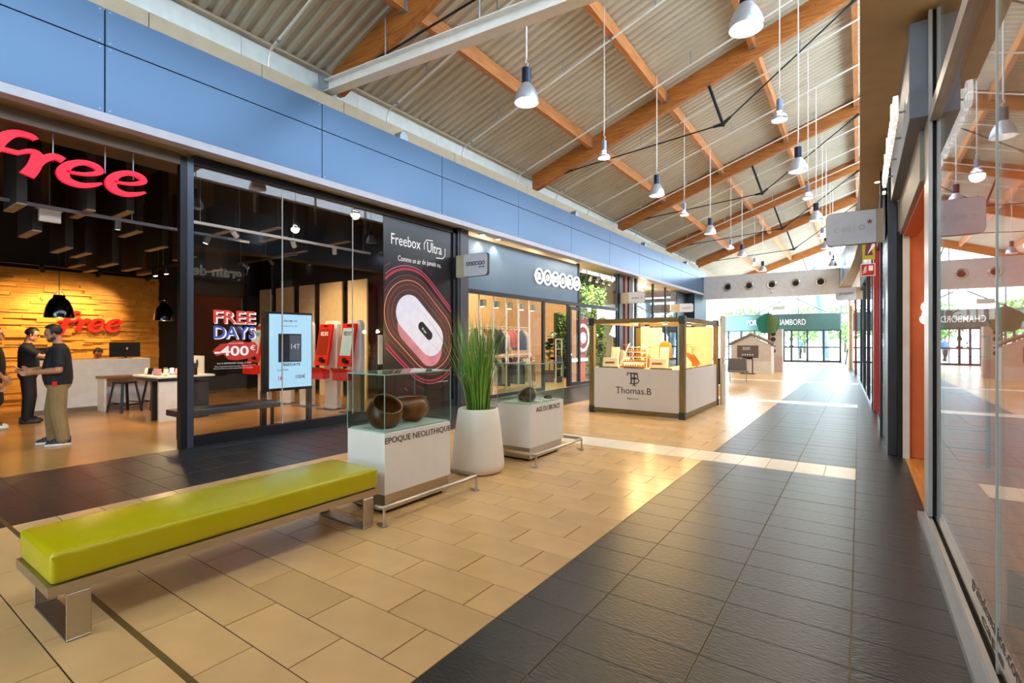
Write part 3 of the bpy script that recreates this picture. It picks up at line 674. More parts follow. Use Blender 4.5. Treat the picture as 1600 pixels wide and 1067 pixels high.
# hanging neon logo
M_neon = mat('neon_red', '#9c0018', .5, emit=1.25, ecol='#ff0536', var=0); M_nedge = mat('neon_edge', '#c40e28', .4, emit=.8)
def free_logo(o, u, v, h, d, sc):
    """four italic script letters as stroked ribbons; returns list of (name, builder)"""
    def sm(pts, k=4):
        out = []
        for i in range(len(pts)-1):
            p0 = pts[max(i-1, 0)]; p1 = pts[i]; p2 = pts[i+1]; p3 = pts[min(i+2, len(pts)-1)]
            for j in range(k):
                t = j/k; out.append(tuple(.5*((2*p1[q])+(-p0[q]+p2[q])*t+(2*p0[q]-5*p1[q]+4*p2[q]-p3[q])*t*t+(-p0[q]+3*p1[q]-3*p2[q]+p3[q])*t**3) for q in range(3)))
        return out+[pts[-1]]
    L = []
    F1 = [(-.12, -.42, .05), (.02, -.36, .12), (.14, -.12, .2), (.27, .3, .22), (.42, .68, .2), (.6, .9, .15), (.8, .92, .13), (.88, .86, .1)]
    F2 = [(.0, .42, .09), (.3, .45, .1), (.64, .44, .1)]
    R1 = [(.62, .42, .07), (.78, .54, .1), (.9, .5, .17), (.86, .2, .2), (.76, -.06, .22)]
    R2 = [(.84, .1, .12), (.98, .4, .14), (1.14, .55, .15), (1.28, .5, .15)]
    def E(x): return [(x+.1, .24, .06), (x+.38, .27, .08), (x+.62, .4, .12), (x+.56, .54, .14), (x+.36, .57, .12), (x+.14, .42, .16), (x+.05, .2, .2), (x+.1, .03, .18), (x+.3, -.04, .13), (x+.52, .03, .1), (x+.66, .12, .05)]
    for strokes in ((F1, F2), (R1, R2), (E(1.22),), (E(1.98),)):
        b = B()
        for st in strokes:
            q = sm(st); b.ribbon([(p[0]*sc, p[1]*sc) for p in q], [p[2]*sc for p in q], Vector(o)+Vector(d)*(.04*strokes.index(st)), u, v, d)
        L.append(b)
    return L
t = thing('neon_sign', 'glowing red script logo hanging at the phone shop entrance', 'neon sign', (S-.15, 1.08, 3.42))
for b_ in free_logo((0, 0, 0), PY, PZ*.76, 1, (.05, 0, 0), .615):
    # logo runs slightly downhill like the photograph's sign is level
    build(b_, 'letter', M_neon, t)
for y in (.2, .7, 1.2, 1.5): build(B().cyl((0, y, .2), (0, y, .72), .006, n=6), 'hanger', M_galv, t)
# logo on the cladding
t = thing('wall_logo', 'red three dimensional script logo mounted on the wood clad wall', 'logo', (-15.37, 3.55, 1.75))
for b_ in free_logo((0, 0, 0), PY, PZ, 1, (.09, 0, 0), .46): build(b_, 'letter', M_red, t)

# ceiling baffles
rr = random.Random(11); k = 0
M_baf = mat('baffle_charcoal', '#2b2a2c', .8); M_bafe = mat('baffle_edge', '#a09074', .8)
BAF = sorted(((-9.2, 1.7, 3.25, .7), (-10, 2.0, 3.05, .8), (-9.4, 2.45, 3.35, .8), (-10.6, 2.5, 2.95, .8), (-11.2, 2.9, 2.98, .8), (-9.5, 2.95, 3.45, .8), (-11.6, 3.4, 2.9, .8), (-10.2, 3.3, 3.3, .8), (-12.6, 3.2, 2.95, .7), (-10.8, 3.9, 3.2, .8), (-12.3, 4.0, 2.95, .8), (-9.6, 4.6, 3.5, .8), (-11.6, 4.7, 3.2, .9), (-9.8, 5.6, 3.55, .9), (-12.2, 5.6, 3.1, .8), (-10.6, 6.6, 3.5, .8), (-13.3, 3.6, 2.95, .6), (-13.4, 4.6, 3.0, .6), (-9.3, 6.8, 3.6, .7), (-8.9, 7.9, 3.55, .7), (-9.0, 5.1, 3.55, .6), (-10.9, 1.4, 3.0, .8)), key=lambda q: proj(q[0], q[1], q[2])[0])
for k_, (x, y, zb, ln) in enumerate(BAF):
    r = thing('ceiling_baffle', 'charcoal acoustic panel on edge below the black ceiling, %s from the left' % PO[k_], 'ceiling panel', (x, y, zb), 0, 'acoustic baffles in the phone shop')
    build(B().box(-ln/2, ln/2, -.05, .05, .02, 4.6-zb), 'panel', M_baf, r); build(B().box(-ln/2, ln/2, -.05, .05, 0, .02), 'edge_strip', M_bafe, r)
# lighting tracks with spots
M_trk = mat('track_grey', '#5b5d60', .4, .5); M_spotlit = mat('spot_lens', '#fff1d8', .5, emit=12., var=0); WARM = (1, .68, .33)
def track(name_lbl, a, c, spots, power, tgt, col=M_trk, energy=True):
    a = Vector(a); c = Vector(c); t = thing('light_track', name_lbl, 'track light', a, 0, 'lighting tracks in the phone shop')
    dd = c-a; build(B().beam((0,0,0), dd, .045, .045), 'rail', col, t)
    for s in (.05, .5, .95): build(B().cyl(dd*s, dd*s+PZ*(4.6-a.z), .005, n=5), 'suspension_wire', M_galv, t)
    for s in spots:
        p = dd*s; d = (Vector(tgt)-(a+p)).normalized(); hp = p-PZ*.08
        sp = build(B().cyl(hp-d*.07, hp+d*.07, .045, n=14), 'spotlight', col, t, smooth=True)
        build(B().cyl(p, hp, .012, n=6), 'spot_bracket', col, sp); build(B().cyl(hp+d*.069, hp+d*.072, .036, n=14), 'spot_lens', M_spotlit, sp)
        if energy:
            l = lamp('spot_lamp', 'SPOT', hp+d*.09, power, WARM, .05, t, spot=1.5, blend=.7); l.rotation_euler = d.to_track_quat('-Z', 'Y').to_euler()
track('grey lighting track nearest the neon sign', (-9.2, 1.2, 3.35), (-9.2, 4.8, 3.3), (.45, .8), 120, (-10, 3, 0))
track('black lighting track in front of the wood clad wall', (-14.3, 1.5, 3.12), (-14.3, 5.4, 3.1), (.15, .4, .65, .9), 250, (-15.45, 3.6, 1.6), M_black)
track('oblique black track across the phone shop ceiling', (-12.6, 4.2, 2.95), (-10.0, 4.2, 2.95), (.35, .55, .85), 100, (-11, 4.5, 0), M_black)
track('light grey track above the order terminals', (-9.0, 3.7, 3.45), (-9.0, 7.4, 3.45), (.2, .5, .75), 150, (-10.4, 7.6, .8), M_alu)
track('short track near the terminal boards', (-12, 6.0, 3.3), (-9.6, 6.0, 3.3), (.15, .6), 150, (-11.2, 8.3, 1.5), M_trk)
r = thing('emergency_light', 'white emergency exit light box under the ceiling of the phone shop', 'exit light', (-9.4, 2.09, 3.17))
build(B().box(-.03, .03, -.12, .12, 0, .17), 'box', M_alu, r, bevel=.008); build(B().box(-.05, .05, -.14, .14, .17, .2), 'cover', M_white, r); build(B().cyl((0,0,.2), (0,0,1.43), .006, n=5), 'rod', M_galv, r)
# black bell pendants
M_gloss = mat('black_gloss', '#0b0b0c', .12, var=0, coat=.5)
for x, y, z, r_, nm in ((-12.0, 2.8, 1.92, .215, 'in front of the red wall logo'), (-13.4, 5.0, 1.97, .215, 'at the right end of the counter')):
    t = thing('bell_pendant', 'glossy black bell pendant hanging '+nm, 'pendant lamp', (x, y, z), 0, 'bell pendants in the phone shop')
    pr = [(r_, 0), (r_*.98, .06), (r_*.88, .18), (r_*.66, .3), (r_*.42, .36), (r_*.4, .4), (r_*.34, .41)]
    build(B().lathe(pr+[(q-.008, h-.004) for q, h in pr[::-1]], n=28, cap=False), 'shade', M_gloss, t, smooth=True)
    build(B().tube([(0, r_*.33*math.cos(k*.3927), .4+.08*math.sin(k*.3927)) for k in range(9)], .006, 6), 'handle', M_chrome, t)
    build(B().cyl((0,0,.41), (0,0,4.6-z), .006, n=6), 'cord', M_blackm, t); build(B().ball((0,0,.12), .05), 'bulb', M_spotlit, t, smooth=True)
    lamp('bell_lamp', 'POINT', (0,0,.04), 60, WARM, .06, t)
# sales counter
t = thing('sales_counter', 'long white sales counter with wooden ledge before the clad wall', 'counter', (-13.4, 3.7, 0))
build(B().box(-.6, 0, -1.0, 1.02, .1, 1.1), 'body', M_white, t, bevel=.01); build(B().box(-.55, -.05, -.95, .97, 0, .1), 'kick_plate', M_steel, t)
build(B().box(0, .42, .02, 1.05, .7, .745), 'wood_ledge', woodmat('ledge_wood', '#8a5a28', '#a9763c', .4, 'Y', knots=False), t); build(B().box(.0, .4, .05, .09, .0, .7), 'ledge_side', M_white, t)
r = thing('counter_monitor', 'black monitor seen from behind on the white counter', 'monitor', (-13.72, 4.35, 1.1))
build(B().box(-.02, .02, -.3, .28, .03, .36), 'panel', M_black, r, bevel=.008); build(B().box(-.1, .1, -.12, .1, 0, .012), 'base', M_black, r); build(B().cyl((0,0,.01), (0,0,.15), .025, n=8), 'neck', M_black, r); build(B().cyl((.02, 0.02, .2), (.035, .02, .24), .02, n=8), 'rear_light', M_alu, r)
r = thing('till_screen', 'low dark screen at the left end of the counter', 'screen', (-13.6, 2.85, 1.1)); build(B().box(-.02, .02, -.25, .25, .04, .26), 'panel', M_black, r); build(B().box(-.08, .08, -.1, .1, 0, .04), 'foot', M_black, r)
# stools
def stool(x, y, lbl, rot):
    t = thing('bar_stool', lbl, 'stool', (x, y, 0), rot, 'black metal stools')
    build(B().box(-.16, .16, -.16, .16, .6, .64), 'seat', M_black, t, bevel=.02)
    for sx in (-1, 1):
        for sy in (-1, 1): build(B().beam((sx*.21, sy*.21, 0), (sx*.13, sy*.13, .61), .05, .03), 'leg', M_black, t)
    for s in (-1, 1):
        build(B().beam((s*.188, -.188, .16), (s*.188, .188, .16), .02, .02), 'stretcher', M_black, t); build(B().beam((-.188, s*.188, .2), (.188, s*.188, .2), .02, .02), 'stretcher', M_black, t)
stool(-12.72, 4.02, 'black metal stool at the counter ledge, left of the pair', .3); stool(-12.72, 4.6, 'black metal stool at the counter ledge, half behind the phone table', .1)
# phone table
t = thing('phone_table', 'white and charcoal demo table with phones beside the entrance post', 'table', (-10.9, 4.05, 0))
build(B().box(-.75, .42, -.25, .75, .8, .84), 'top', M_white, t, bevel=.012); build(B().box(-.7, .38, -.2, .7, .74, .8), 'drawer_box', M_dkgrey, t)
build(B().box(.3, .36, -.2, .28, 0, .8), 'white_panel', M_white, t); build(B().box(.0, .06, -.2, .5, 0, .74), 'charcoal_panel', M_dkgrey, t); build(B().box(.2, .3, .4, .68, 0, .68), 'charcoal_leg', M_dkgrey, t)
rr = random.Random(2)
CLR = [mat('phone_'+c, h, .2, .3) for c, h in (('white', '#e8e6e2'), ('black', '#141416'), ('lilac', '#a58bb0'), ('rose', '#c98b8b'))]
for i, (dx, dy) in enumerate(((-.55, -.1), (-.35, -.12), (-.15, -.1), (.05, -.12), (.25, -.08), (-.4, .15), (-.1, .15), (.15, .15))):
    t = thing('demo_phone', ['violet', 'dark', 'white', 'rose', 'black', 'pale', 'charcoal', 'silver'][i]+' phone leaning on a wedge stand on the demo table', 'phone', (-10.9+dx, 4.05+dy, .84), -.5, 'demo phones')
    build(B().prism([(0, 0), (.1, 0), (0, .07)], (-.035, 0, 0), PX, PZ, (0, .07, 0)), 'stand', M_white, t)
    build(B().beam((.085, .035, .02), (-.03, .035, .125), .075, .009), 'phone', CLR[i % 4], t, bevel=.003, seg=1)
r = thing('table_poster', 'white placard with a portrait on the demo table', 'placard', (-10.75, 4.62, .84)); build(B().box(-.25, .2, -.01, .01, 0, .36), 'board', M_white, r); build(B().prism([(.05*math.cos(a*.5236)-.06, .09*math.sin(a*.5236)+.2) for a in range(12)], (0, -.011, 0), PX, PZ, (0, -.002, 0)), 'portrait', M_black, r)
for i, dx in enumerate((0, .09)):
    r = thing('accessory_jar', 'dark bottle shaped accessory on the demo table, '+('left' if i == 0 else 'right')+' of two', 'accessory', (-10.62+dx, 4.45, .84), 0, 'accessories'); build(B().lathe([(.04, 0), (.042, .14), (.02, .19), (.018, .23)], n=14), 'body', M_black, r, smooth=True); build(B().cyl((0,0,.23), (0,0,.27), .022, n=10), 'cap', M_alu, r)
# side wall boards and order terminals
for i, (x0, x1) in enumerate(((-15.4, -14.76), (-14.48, -13.54), (-13.28, -12.54), (-12.3, -11.28), (-11.07, -10.27))):
    t = thing('cream_board', 'tall cream wall board behind the order terminals, %s from the left' % PO[i], 'board', ((x0+x1)/2, 8.7, 0), 0, 'cream boards')  # plain cream faces on dark carcasses
    w2 = (x1-x0)/2-.02; build(B().box(-w2, w2, -.35, -.3, 0, 3.07), 'face', M_cream, t, bevel=.006); build(B().box(-w2+.05, w2-.05, -.3, 0, .05, 2.9), 'carcass', M_dwall, t)
M_scr = mat('screen_teal', '#a9c6bf', .2, emit=.35); M_scrd = mat('screen_red', '#8c2a14', .2, emit=.3)
def terminal(x, lbl, scr):
    t = thing('order_terminal', lbl, 'terminal', (x, 6.7, 0), .12, 'red order terminals')
    build(B().prism([(-.19, .03), (-.16, 0), (.16, 0), (.19, .03), (.19, 1.86), (.14, 1.93), (-.14, 1.93), (-.19, 1.86)], (0, .06, 0), PX, PZ, (0, .12, 0)), 'white_panel', M_white, t, bevel=.006)
    build(B().box(-.25, .25, -.12, .26, 0, .012), 'base_plate', M_dkgrey, t)
    # slanted red head
    c0 = Vector((0, -.16, .98)); c1 = Vector((0, .0, 1.84)); up = (c1-c0).normalized(); nrm = Vector((0, -up.z, up.y)); wx = .19
    def slab(b, w0, l0, l1, f, th):
        o = c0+up*l0+nrm*f; b.prism([(-w0, 0), (w0, 0), (w0, l1-l0), (-w0, l1-l0)], o, PX, up, nrm*th); return b
    hd = build(slab(B(), wx, -.02, .88, 0, .06), 'red_head', M_red, t, bevel=.01); build(slab(B(), .15, .2, .78, .061, .004), 'screen', scr, hd); build(slab(B(), .06, .82, .85, .061, .004), 'camera_bar', M_black, hd)
    build(slab(B(), .05, .06, .15, .061, .02).box(.06, .14, -.27, -.22, 1.03, 1.1), 'card_reader', M_black, hd); tb = B(); text(tb, 'FREE DAYS', c0+up*.62+nrm*.066+PX*-.11, PX, up, .22, .09, .002, .01); build(tb, 'screen_text', M_dkgrey if scr is M_scr else M_dwht, hd)
    build(B().prism([(0, 0), (.2, 0), (.2, .17), (.26, .26), (0, .2)], (-.2, -.14, .68), Vector((0, -1, 0)), PZ, (.4, 0, 0)), 'red_tray', M_red, t, bevel=.012); build(B().box(-.13, .13, -.38, -.2, .915, .92), 'paper', M_white, t)
    tb = B(); text(tb, 'free', (-.07, .055, 1.82), PX, PZ, .14, .05, .003, 0, .3); build(tb, 'logo', M_dred, t)
for i, x in enumerate((-12.3, -11.3, -10.47, -9.53, -8.74)): terminal(x, 'white panel terminal with slanted red touch screen, %s from the left' % PO[i], M_scr if i in (0, 4) else M_scrd)
# advertising totem
t = thing('screen_totem', 'black advertising totem with bright pale blue phone screen behind the glass', 'display screen', (-8.35, 5.05, 0), -.06)
build(B().box(-.08, .04, -.45, .44, .62, 2.0), 'casing', M_black, t, bevel=.01)
build(B().box(.04, .044, -.36, .42, .67, 1.96), 'screen', mat('screen_blue', '#a9d3ea', .2, emit=.55, var=0), t)
for y in (-.42, .41): build(B().box(-.07, .0, y-.04, y+.04, 0, .64), 'foot_post', M_black, t)
build(B().box(-.25, .15, -.46, .45, 0, .015), 'base_plate', M_black, t)
ph = build(B().box(.045, .048, -.2, .22, .98+.14, 1.62), 'screen_phone', mat('phone_navy', '#1c2c3c', .3, .3), t); build(B().box(.048, .05, .0, .2, 1.14, 1.6), 'screen_phone_front', mat('phone_grey', '#55606c', .3), ph)
cb = B()
for a in range(2):
    for c in range(2): cb.cyl((.048, -.15+.06*a, 1.5+.06*c), (.051, -.15+.06*a, 1.5+.06*c), .025, n=10)
build(cb, 'screen_cameras', M_blackm, ph); tb = B(); text(tb, '14T', (.05, .03, 1.35), PY, PZ, .16, .09, .001); build(tb, 'screen_model', M_dwht, ph)
tb = B(); text(tb, 'XIAOMI 14T', (.045, -.11, 1.83), PY, PZ, .26, .03, .001, .01); text(tb, 'Capturez la nuit', (.045, -.13, 1.74), PY, PZ, .28, .03, .001); text(tb, 'FREEDAYS', (.045, -.14, 1.05), PY, PZ, .34, .05, .001, .02); text(tb, 'free FLEX', (.045, -.22, .97), PY, PZ, .2, .028, .001); text(tb, '100\u20ac', (.045, .12, .82), PY, PZ, .18, .07, .001, .01)
build(tb, 'screen_text', mat('ad_navy', '#18203c', .5), t); tb = B(); text(tb, '1\u20ac', (.045, -.2, .8), PY, PZ, .08, .08, .001, .02); build(tb, 'screen_price', M_dred, t)
# bench inside
t = thing('charcoal_bench', 'low charcoal bench behind the phone shop glass', 'bench', (-8.3, 3.95, 0)); build(B().box(-.22, .22, -.75, .8, .38, .47), 'seat', M_dkgrey, t, bevel=.01)
for y in (-.6, .68):
    for x in (-.17, .17): build(B().box(x-.02, x+.02, y-.02, y+.02, 0, .38), 'leg', M_black, t)
# right end of shop: small white notice screens
t = thing('notice_panel', 'small lit white notice panel beside the dark poster', 'notice', (-8.3, 7.2, 1.0)); build(B().box(-.02, .02, -.16, .2, 0, .62), 'panel', mat('notice_lit', '#efe6cc', .4, emit=.3), t); build(B().box(-.05, -.02, -.18, .22, -1.0, .66), 'backing', M_dwall, t)

# ================================================================== Freebox poster
t = thing('wall_poster', 'tall dark poster of a white router in red light trails', 'poster', (S-.02, 6.69, .147))
build(B().box(-.02, 0, 0, 2.03, 0, 3.83), 'sheet', mat('poster_black', '#141218', .3, var=.3, scale=.8), t)
W_ = 2.03
def stad(cx, cy, L_, R, ang, n=14):
    out = []
    for e in (1, -1):
        for k in range(n+1):
            a = -math.pi/2+math.pi*k/n+(0 if e > 0 else math.pi)
            out.append((e*L_/2+R*math.cos(a), R*math.sin(a)))
    ca, sa = math.cos(ang), math.sin(ang)
    return [(cx+x*ca-y*sa, cy+x*sa+y*ca) for x, y in out]
CXp, CYp, AN = 1.02, 1.66, -.7
def clipx(pts):   # keep stroke runs on the sheet
    runs = []; cur = []
    for p in pts+[pts[0]]:
        if .015 < p[0] < W_-.015 and .3 < p[1] < 2.95: cur.append(p)
        else:
            if len(cur) > 1: runs.append(cur)
            cur = []
    if len(cur) > 1: runs.append(cur)
    return runs
gl = B(); gl.prism([p for p in stad(CXp, CYp, .75, .98, AN) if 1] and [(min(max(x, .01), W_-.01), y) for x, y in stad(CXp, CYp, .75, .8, AN)], (.0005, 0, 0), PY, PZ, (.001, 0, 0)); build(gl, 'glow_disc', mat('poster_maroon', '#35100f', .4, var=.4, scale=2), t)
for i, (R, L_, wd, hx) in enumerate(((.5, .8, .008, '#a0402c'), (.6, .82, .03, '#6a2018'), (.68, .84, .01, '#ff9a70'), (.78, .86, .012, '#8c3428'), (.9, .88, .045, '#a01c30'), (.96, .9, .012, '#e0507a'), (1.08, .92, .02, '#5a2030'), (1.16, .94, .01, '#7a3a34'), (1.28, .96, .018, '#7a42a8'), (1.4, .98, .008, '#6a4a3a'), (1.62, 1.0, .02, '#903018'))):
    b = B()
    for run in clipx(stad(CXp, CYp, L_, R, AN, 40)): b.ribbon(run, wd, (.002+i*.0002, 0, 0), PY, PZ, (.001, 0, 0))
    if b.v: build(b, 'light_trail', mat('trail_'+hx[1:], hx, .5, var=0, emit=.25), t)
bb = B(); bb.prism(stad(CXp+.0, CYp-.26, .78, .36, AN), (.005, 0, 0), PY, PZ, (.001, 0, 0)); build(bb, 'router_side', mat('router_pink', '#c77a86', .4, var=.25, scale=2), t)
bb = B(); bb.prism(stad(CXp, CYp, .84, .38, AN), (.007, 0, 0), PY, PZ, (.001, 0, 0)); rt = build(bb, 'router_top', mat('router_white', '#d9d6e2', .4, var=.06), t)
bb = B(); bb.prism(stad(CXp+.14, CYp-.1, .3, .1, AN), (.009, 0, 0), PY, PZ, (.001, 0, 0)); build(bb, 'router_display', M_blackm, rt)
tb = B(); text(tb, 'free', (.011, CXp+.02, CYp-.06), Vector((0, math.cos(AN), math.sin(AN))), Vector((0, -math.sin(AN), math.cos(AN))), .16, .06, .001, 0, .2); build(tb, 'router_logo', M_dwht, rt)
for s_, yy_, zz_, ww_, hh_ in (('Freebox', .2, 3.3, .82, .22), ('Ultra', 1.22, 3.28, .46, .22), ('Comme', .38, 2.985, .37, .11), ('un air', .79, 2.985, .24, .1), ('de jamais', 1.07, 2.96, .42, .14), ('vu.', 1.53, 2.985, .13, .07), ('freebox-ultra.fr', 1.55, .42, .34, .03)):
    tb = B(); text(tb, s_, (.001, yy_, zz_), PY, PZ, ww_, hh_, .001); build(tb, 'poster_text', M_dwht, t)
tb = B()
tb.ribbon([(1.13, 3.32), (1.13, 3.45), (1.2, 3.54), (1.4, 3.55)], .018, (.001, 0, 0), PY, PZ, (.001, 0, 0)).ribbon([(1.79, 3.44), (1.79, 3.28), (1.72, 3.2), (1.5, 3.19)], .018, (.001, 0, 0), PY, PZ, (.001, 0, 0))
build(tb, 'logo_arcs', M_dwht, t)
struct(build(B().box(-8.0, -7.66, 8.84, 9.22, 0, 4.12).box(-7.68, -7.64, 8.9, 8.96, 0, 4.12), 'trim_6', mat('pillar_grey', '#4a4a50', .4, .5)), 'grey metal pillar between phone shop and clothes shop')
# ================================================================== clothes shop (left)
SX = -7.8
M_warmw = mat('warm_wall', '#e0c599', .6); M_greyb = mat('header_grey_blue', '#64798a', .25, .1, var=.05, scale=.8); M_dfr = mat('anthracite_frame', '#23262b', .4, .4)
struct(build(B().box(-13.6, -13.5, 9.2, 31, 0, 4.1), 'wall_back', M_warmw), 'warm coloured back wall of the clothes shops'); struct(build(B().box(-13.5, -8.4, 20.9, 21, 0, 4.1), 'wall_side', M_warmw), 'warm partition between the left clothes shops')
struct(build(B().box(-13.5, -8.5, 9.0, 31, 4.2, 4.3), 'ceiling', mat('shop_ceiling', '#c9b796', .7)), 'beige ceiling inside the left clothes shops')
struct(build(B().box(-13.5, -7.95, 30.9, 31.1, 0, 4.12).box(-7.95, -7.5, 28.5, 31.1, 0, 4.12), 'wall_side', mat('dark_teal_wall', '#1e3440', .5)), 'dark blue end wall of the left shops')
t = sroot('window_4', 'grey blue headed shopfront of the clothes shop with ring logo')
build(B().box(SX-.1, SX+.0, 9.23, 15.2, 2.76, 4.05), 'header_panel', M_greyb, t); build(B().box(SX-.08, SX+.03, 9.23, 18.5, 2.66, 2.76), 'transom', M_dfr, t)
for y in (9.23, 12.86, 14.42, 15.12, 18.42): build(B().box(SX-.06, SX+.02, y, y+.1, 0, 2.66 if y < 15 else 4.1), 'jamb', M_dfr, t)
for a, c in ((9.33, 11.1), (11.1, 12.86), (15.22, 16.9), (16.9, 18.42)): build(B().box(SX-.03, SX-.018, a+.005, c-.005, .09, 2.66), 'pane', M_glass, t)
for a, c in ((15.22, 16.9), (16.9, 18.42)): build(B().box(SX-.03, SX-.018, a+.005, c-.005, 2.76, 4.08), 'pane', M_glass, t)
build(B().box(SX-.06, SX+.02, 9.3, 12.9, 0, .09).box(SX-.06, SX+.02, 15.2, 18.45, 0, .09), 'base_rail', M_dfr, t)
# pivoting door leaf
d = thing('glass_door', 'dark framed glass door leaf standing open at the clothes shop', 'door', (SX+.1, 14.35, 0)); fr = B()
fr.box(-.03, .03, 0, .1, .02, 2.6).box(-.03, .03, .62, .72, .02, 2.6).box(-.03, .03, .1, .62, .02, .14).box(-.03, .03, .1, .62, 2.5, 2.6); build(fr, 'frame', M_dfr, d); build(B().box(-.006, .006, .1, .62, .14, 2.5), 'pane', M_glass, d); build(B().cyl((.03, .05, 1.05), (.05, .05, 1.05), .04, n=14), 'lock_disc', M_chrome, d)
# BONOBO ring letters
t = thing('ring_sign', 'white sign of six linked ring letters on grey blue header', 'shop sign', (SX+.02, 12.35, 3.4)); M_sgn = mat('sign_white_glow', '#f6f6f2', .5, emit=.9)  # emission added so the sign letters show up in glass reflections
for i, ch in enumerate('BONOBO'):
    yc = .24+i*.475; b = B()
    ring = [(yc+.2*math.cos(k*math.pi/12), .21*math.sin(k*math.pi/12)) for k in range(24)]
    b.ribbon(ring, .055, (0, 0, 0), PY, PZ, (.04, 0, 0), True)
    for s in (-1, 1): b.prism([(yc+s*.2, .05), (yc+s*.245, .03), (yc+s*.245, -.03), (yc+s*.2, -.05)], (0, 0, 0), PY, PZ, (.04, 0, 0))
    r = build(b, 'ring', M_sgn, t); q = B(); text(q, ch, (.01, yc-.085, -.11), PY, PZ, .16, .21, .035, .012); build(q, 'letter', M_sgn, r); build(B().cyl((-.01, yc, 0), (.012, yc, 0), .2, n=24), 'ring_back', mat('ring_back', '#2f3942', .4), r)
# projecting blade signs
def blade(x0, x1, y, z0, z1, lbl, words, wall=-1, tcol='#22242a', red=None, arm=.24):
    t = thing('blade_sign', lbl, 'shop sign', ((x0+x1)/2, y, z0), 0, 'projecting blade signs'); w2 = (x1-x0)/2; h = z1-z0; c_ = .07; s = -wall
    pl = [(-w2*s, 0), ((w2-c_)*s, 0), ((w2-.02)*s, .02), (w2*s, c_), (w2*s, h-c_), ((w2-.02)*s, h-.02), ((w2-c_)*s, h), (-w2*s, h)]
    build(B().prism(pl, (0, -.05, 0), PX, PZ, (0, .1, 0)), 'panel', mat('blade_grey', '#c9cad2', .35), t)
    build(B().prism([(p[0]*1.012, p[1]*1.02-.005) for p in pl], (0, -.042, 0), PX, PZ, (0, .084, 0)), 'edge_band', M_dfr, t)
    build(B().box(min(-w2*s, (-w2-arm)*s), max(-w2*s, (-w2-arm)*s), -.045, .045, 0, h), 'wall_bracket', M_beige, t)
    m = mat('blade_ink_'+tcol[1:], tcol, .5)
    for (s_, xx, zz, ww, hh) in words:
        b = B(); text(b, s_, (xx, -.051, zz), PX, PZ, ww, hh, .006); build(b, 'lettering', m, t)
    if red:
        b = B(); 
        for k in range(5):
            a = math.pi/2+k*2*math.pi/5; b.beam((red[0], -.054, red[1]), (red[0]+.035*math.cos(a), -.054, red[1]+.035*math.sin(a)), .014, .006, (0, 1, 0))
        build(b, 'red_star', mat('star_red', '#b03038', .5), t)
    return t
bs = blade(-7.408, -6.745, 8.8, 2.95, 3.45, 'grey blade sign with small ring logo on the grey pillar', [('JEANS', .1, .17, .16, .035)]); b = B()
for i in range(6):
    xc = -.22+i*.09; b.ribbon([(xc+.036*math.cos(k*.5236), .28+.04*math.sin(k*.5236)) for k in range(12)], .014, (0, -.051, 0), PX, PZ, (0, -.006, 0), True)
build(b, 'ring_logo', mat('blade_ink_22242a', '#22242a', .5), bs)
blade(-7.4, -6.76, 18.7, 2.95, 3.38, 'pale blade sign with small dark lettering above the wooden stall', [('BREAL', -.2, .17, .3, .06), ('*', .16, .17, .06, .06)], arm=.36)
blade(-7.35, -6.7, 25.2, 2.9, 3.32, 'farthest pale blade sign on the left, above the stall corner', [('GERARD', -.22, .16, .42, .08)], tcol='#8a8a8c', arm=.44)
# hanging lamp poles in the window
for i, y in enumerate((10.05, 10.65, 11.25, 11.85, 12.42)):
    t = thing('window_pole', 'white pole with a box spot in the clothes shop window, %s from the left' % PO[i], 'lamp pole', (-8.0, y, 0), 0, 'window lamp poles')
    build(B().cyl((0,0,0), (0,0,3.0), .025, n=10), 'pole', M_white, t, smooth=True); build(B().tube([(0,0,3.0), (0,.02,3.06), (0,.07,3.08), (0,.1,3.03)], .012, 6), 'hook', M_white, t)
    sp = build(B().box(-.08, .08, .06, .22, 2.38, 2.56), 'spot_box', mat('spot_olive', '#8b8a6c', .5), t, bevel=.02); build(B().cyl((0, .14, 2.375), (0, .14, 2.382), .06, n=12), 'spot_lens', M_spotlit, sp)
# ceiling lights of the shop (real lamps)
for i, (x, y) in enumerate(((-9.2, 10.3), (-9.4, 12.0), (-11.2, 10.8), (-11.2, 13.2), (-9.6, 15.2), (-9.3, 17.4), (-11.5, 16.5))):
    t = thing('shop_spot', 'round warm ceiling spot in the planted clothes shop, %s counted from the pillar' % PO[i], 'ceiling light', (x, y, 3.6), 0, 'clothes shop ceiling spots'); build(B().cyl((0,0,-.04), (0,0,.06), .09, n=16).cyl((0,0,.06), (0,0,.6), .012, n=6), 'housing', M_white, t); build(B().cyl((0,0,-.05), (0,0,-.041), .07, n=16), 'lens', M_spotlit, t)
    lamp('shop_lamp', 'POINT', (0,0,-.12), 150, (1, .8, .52), .1, t)
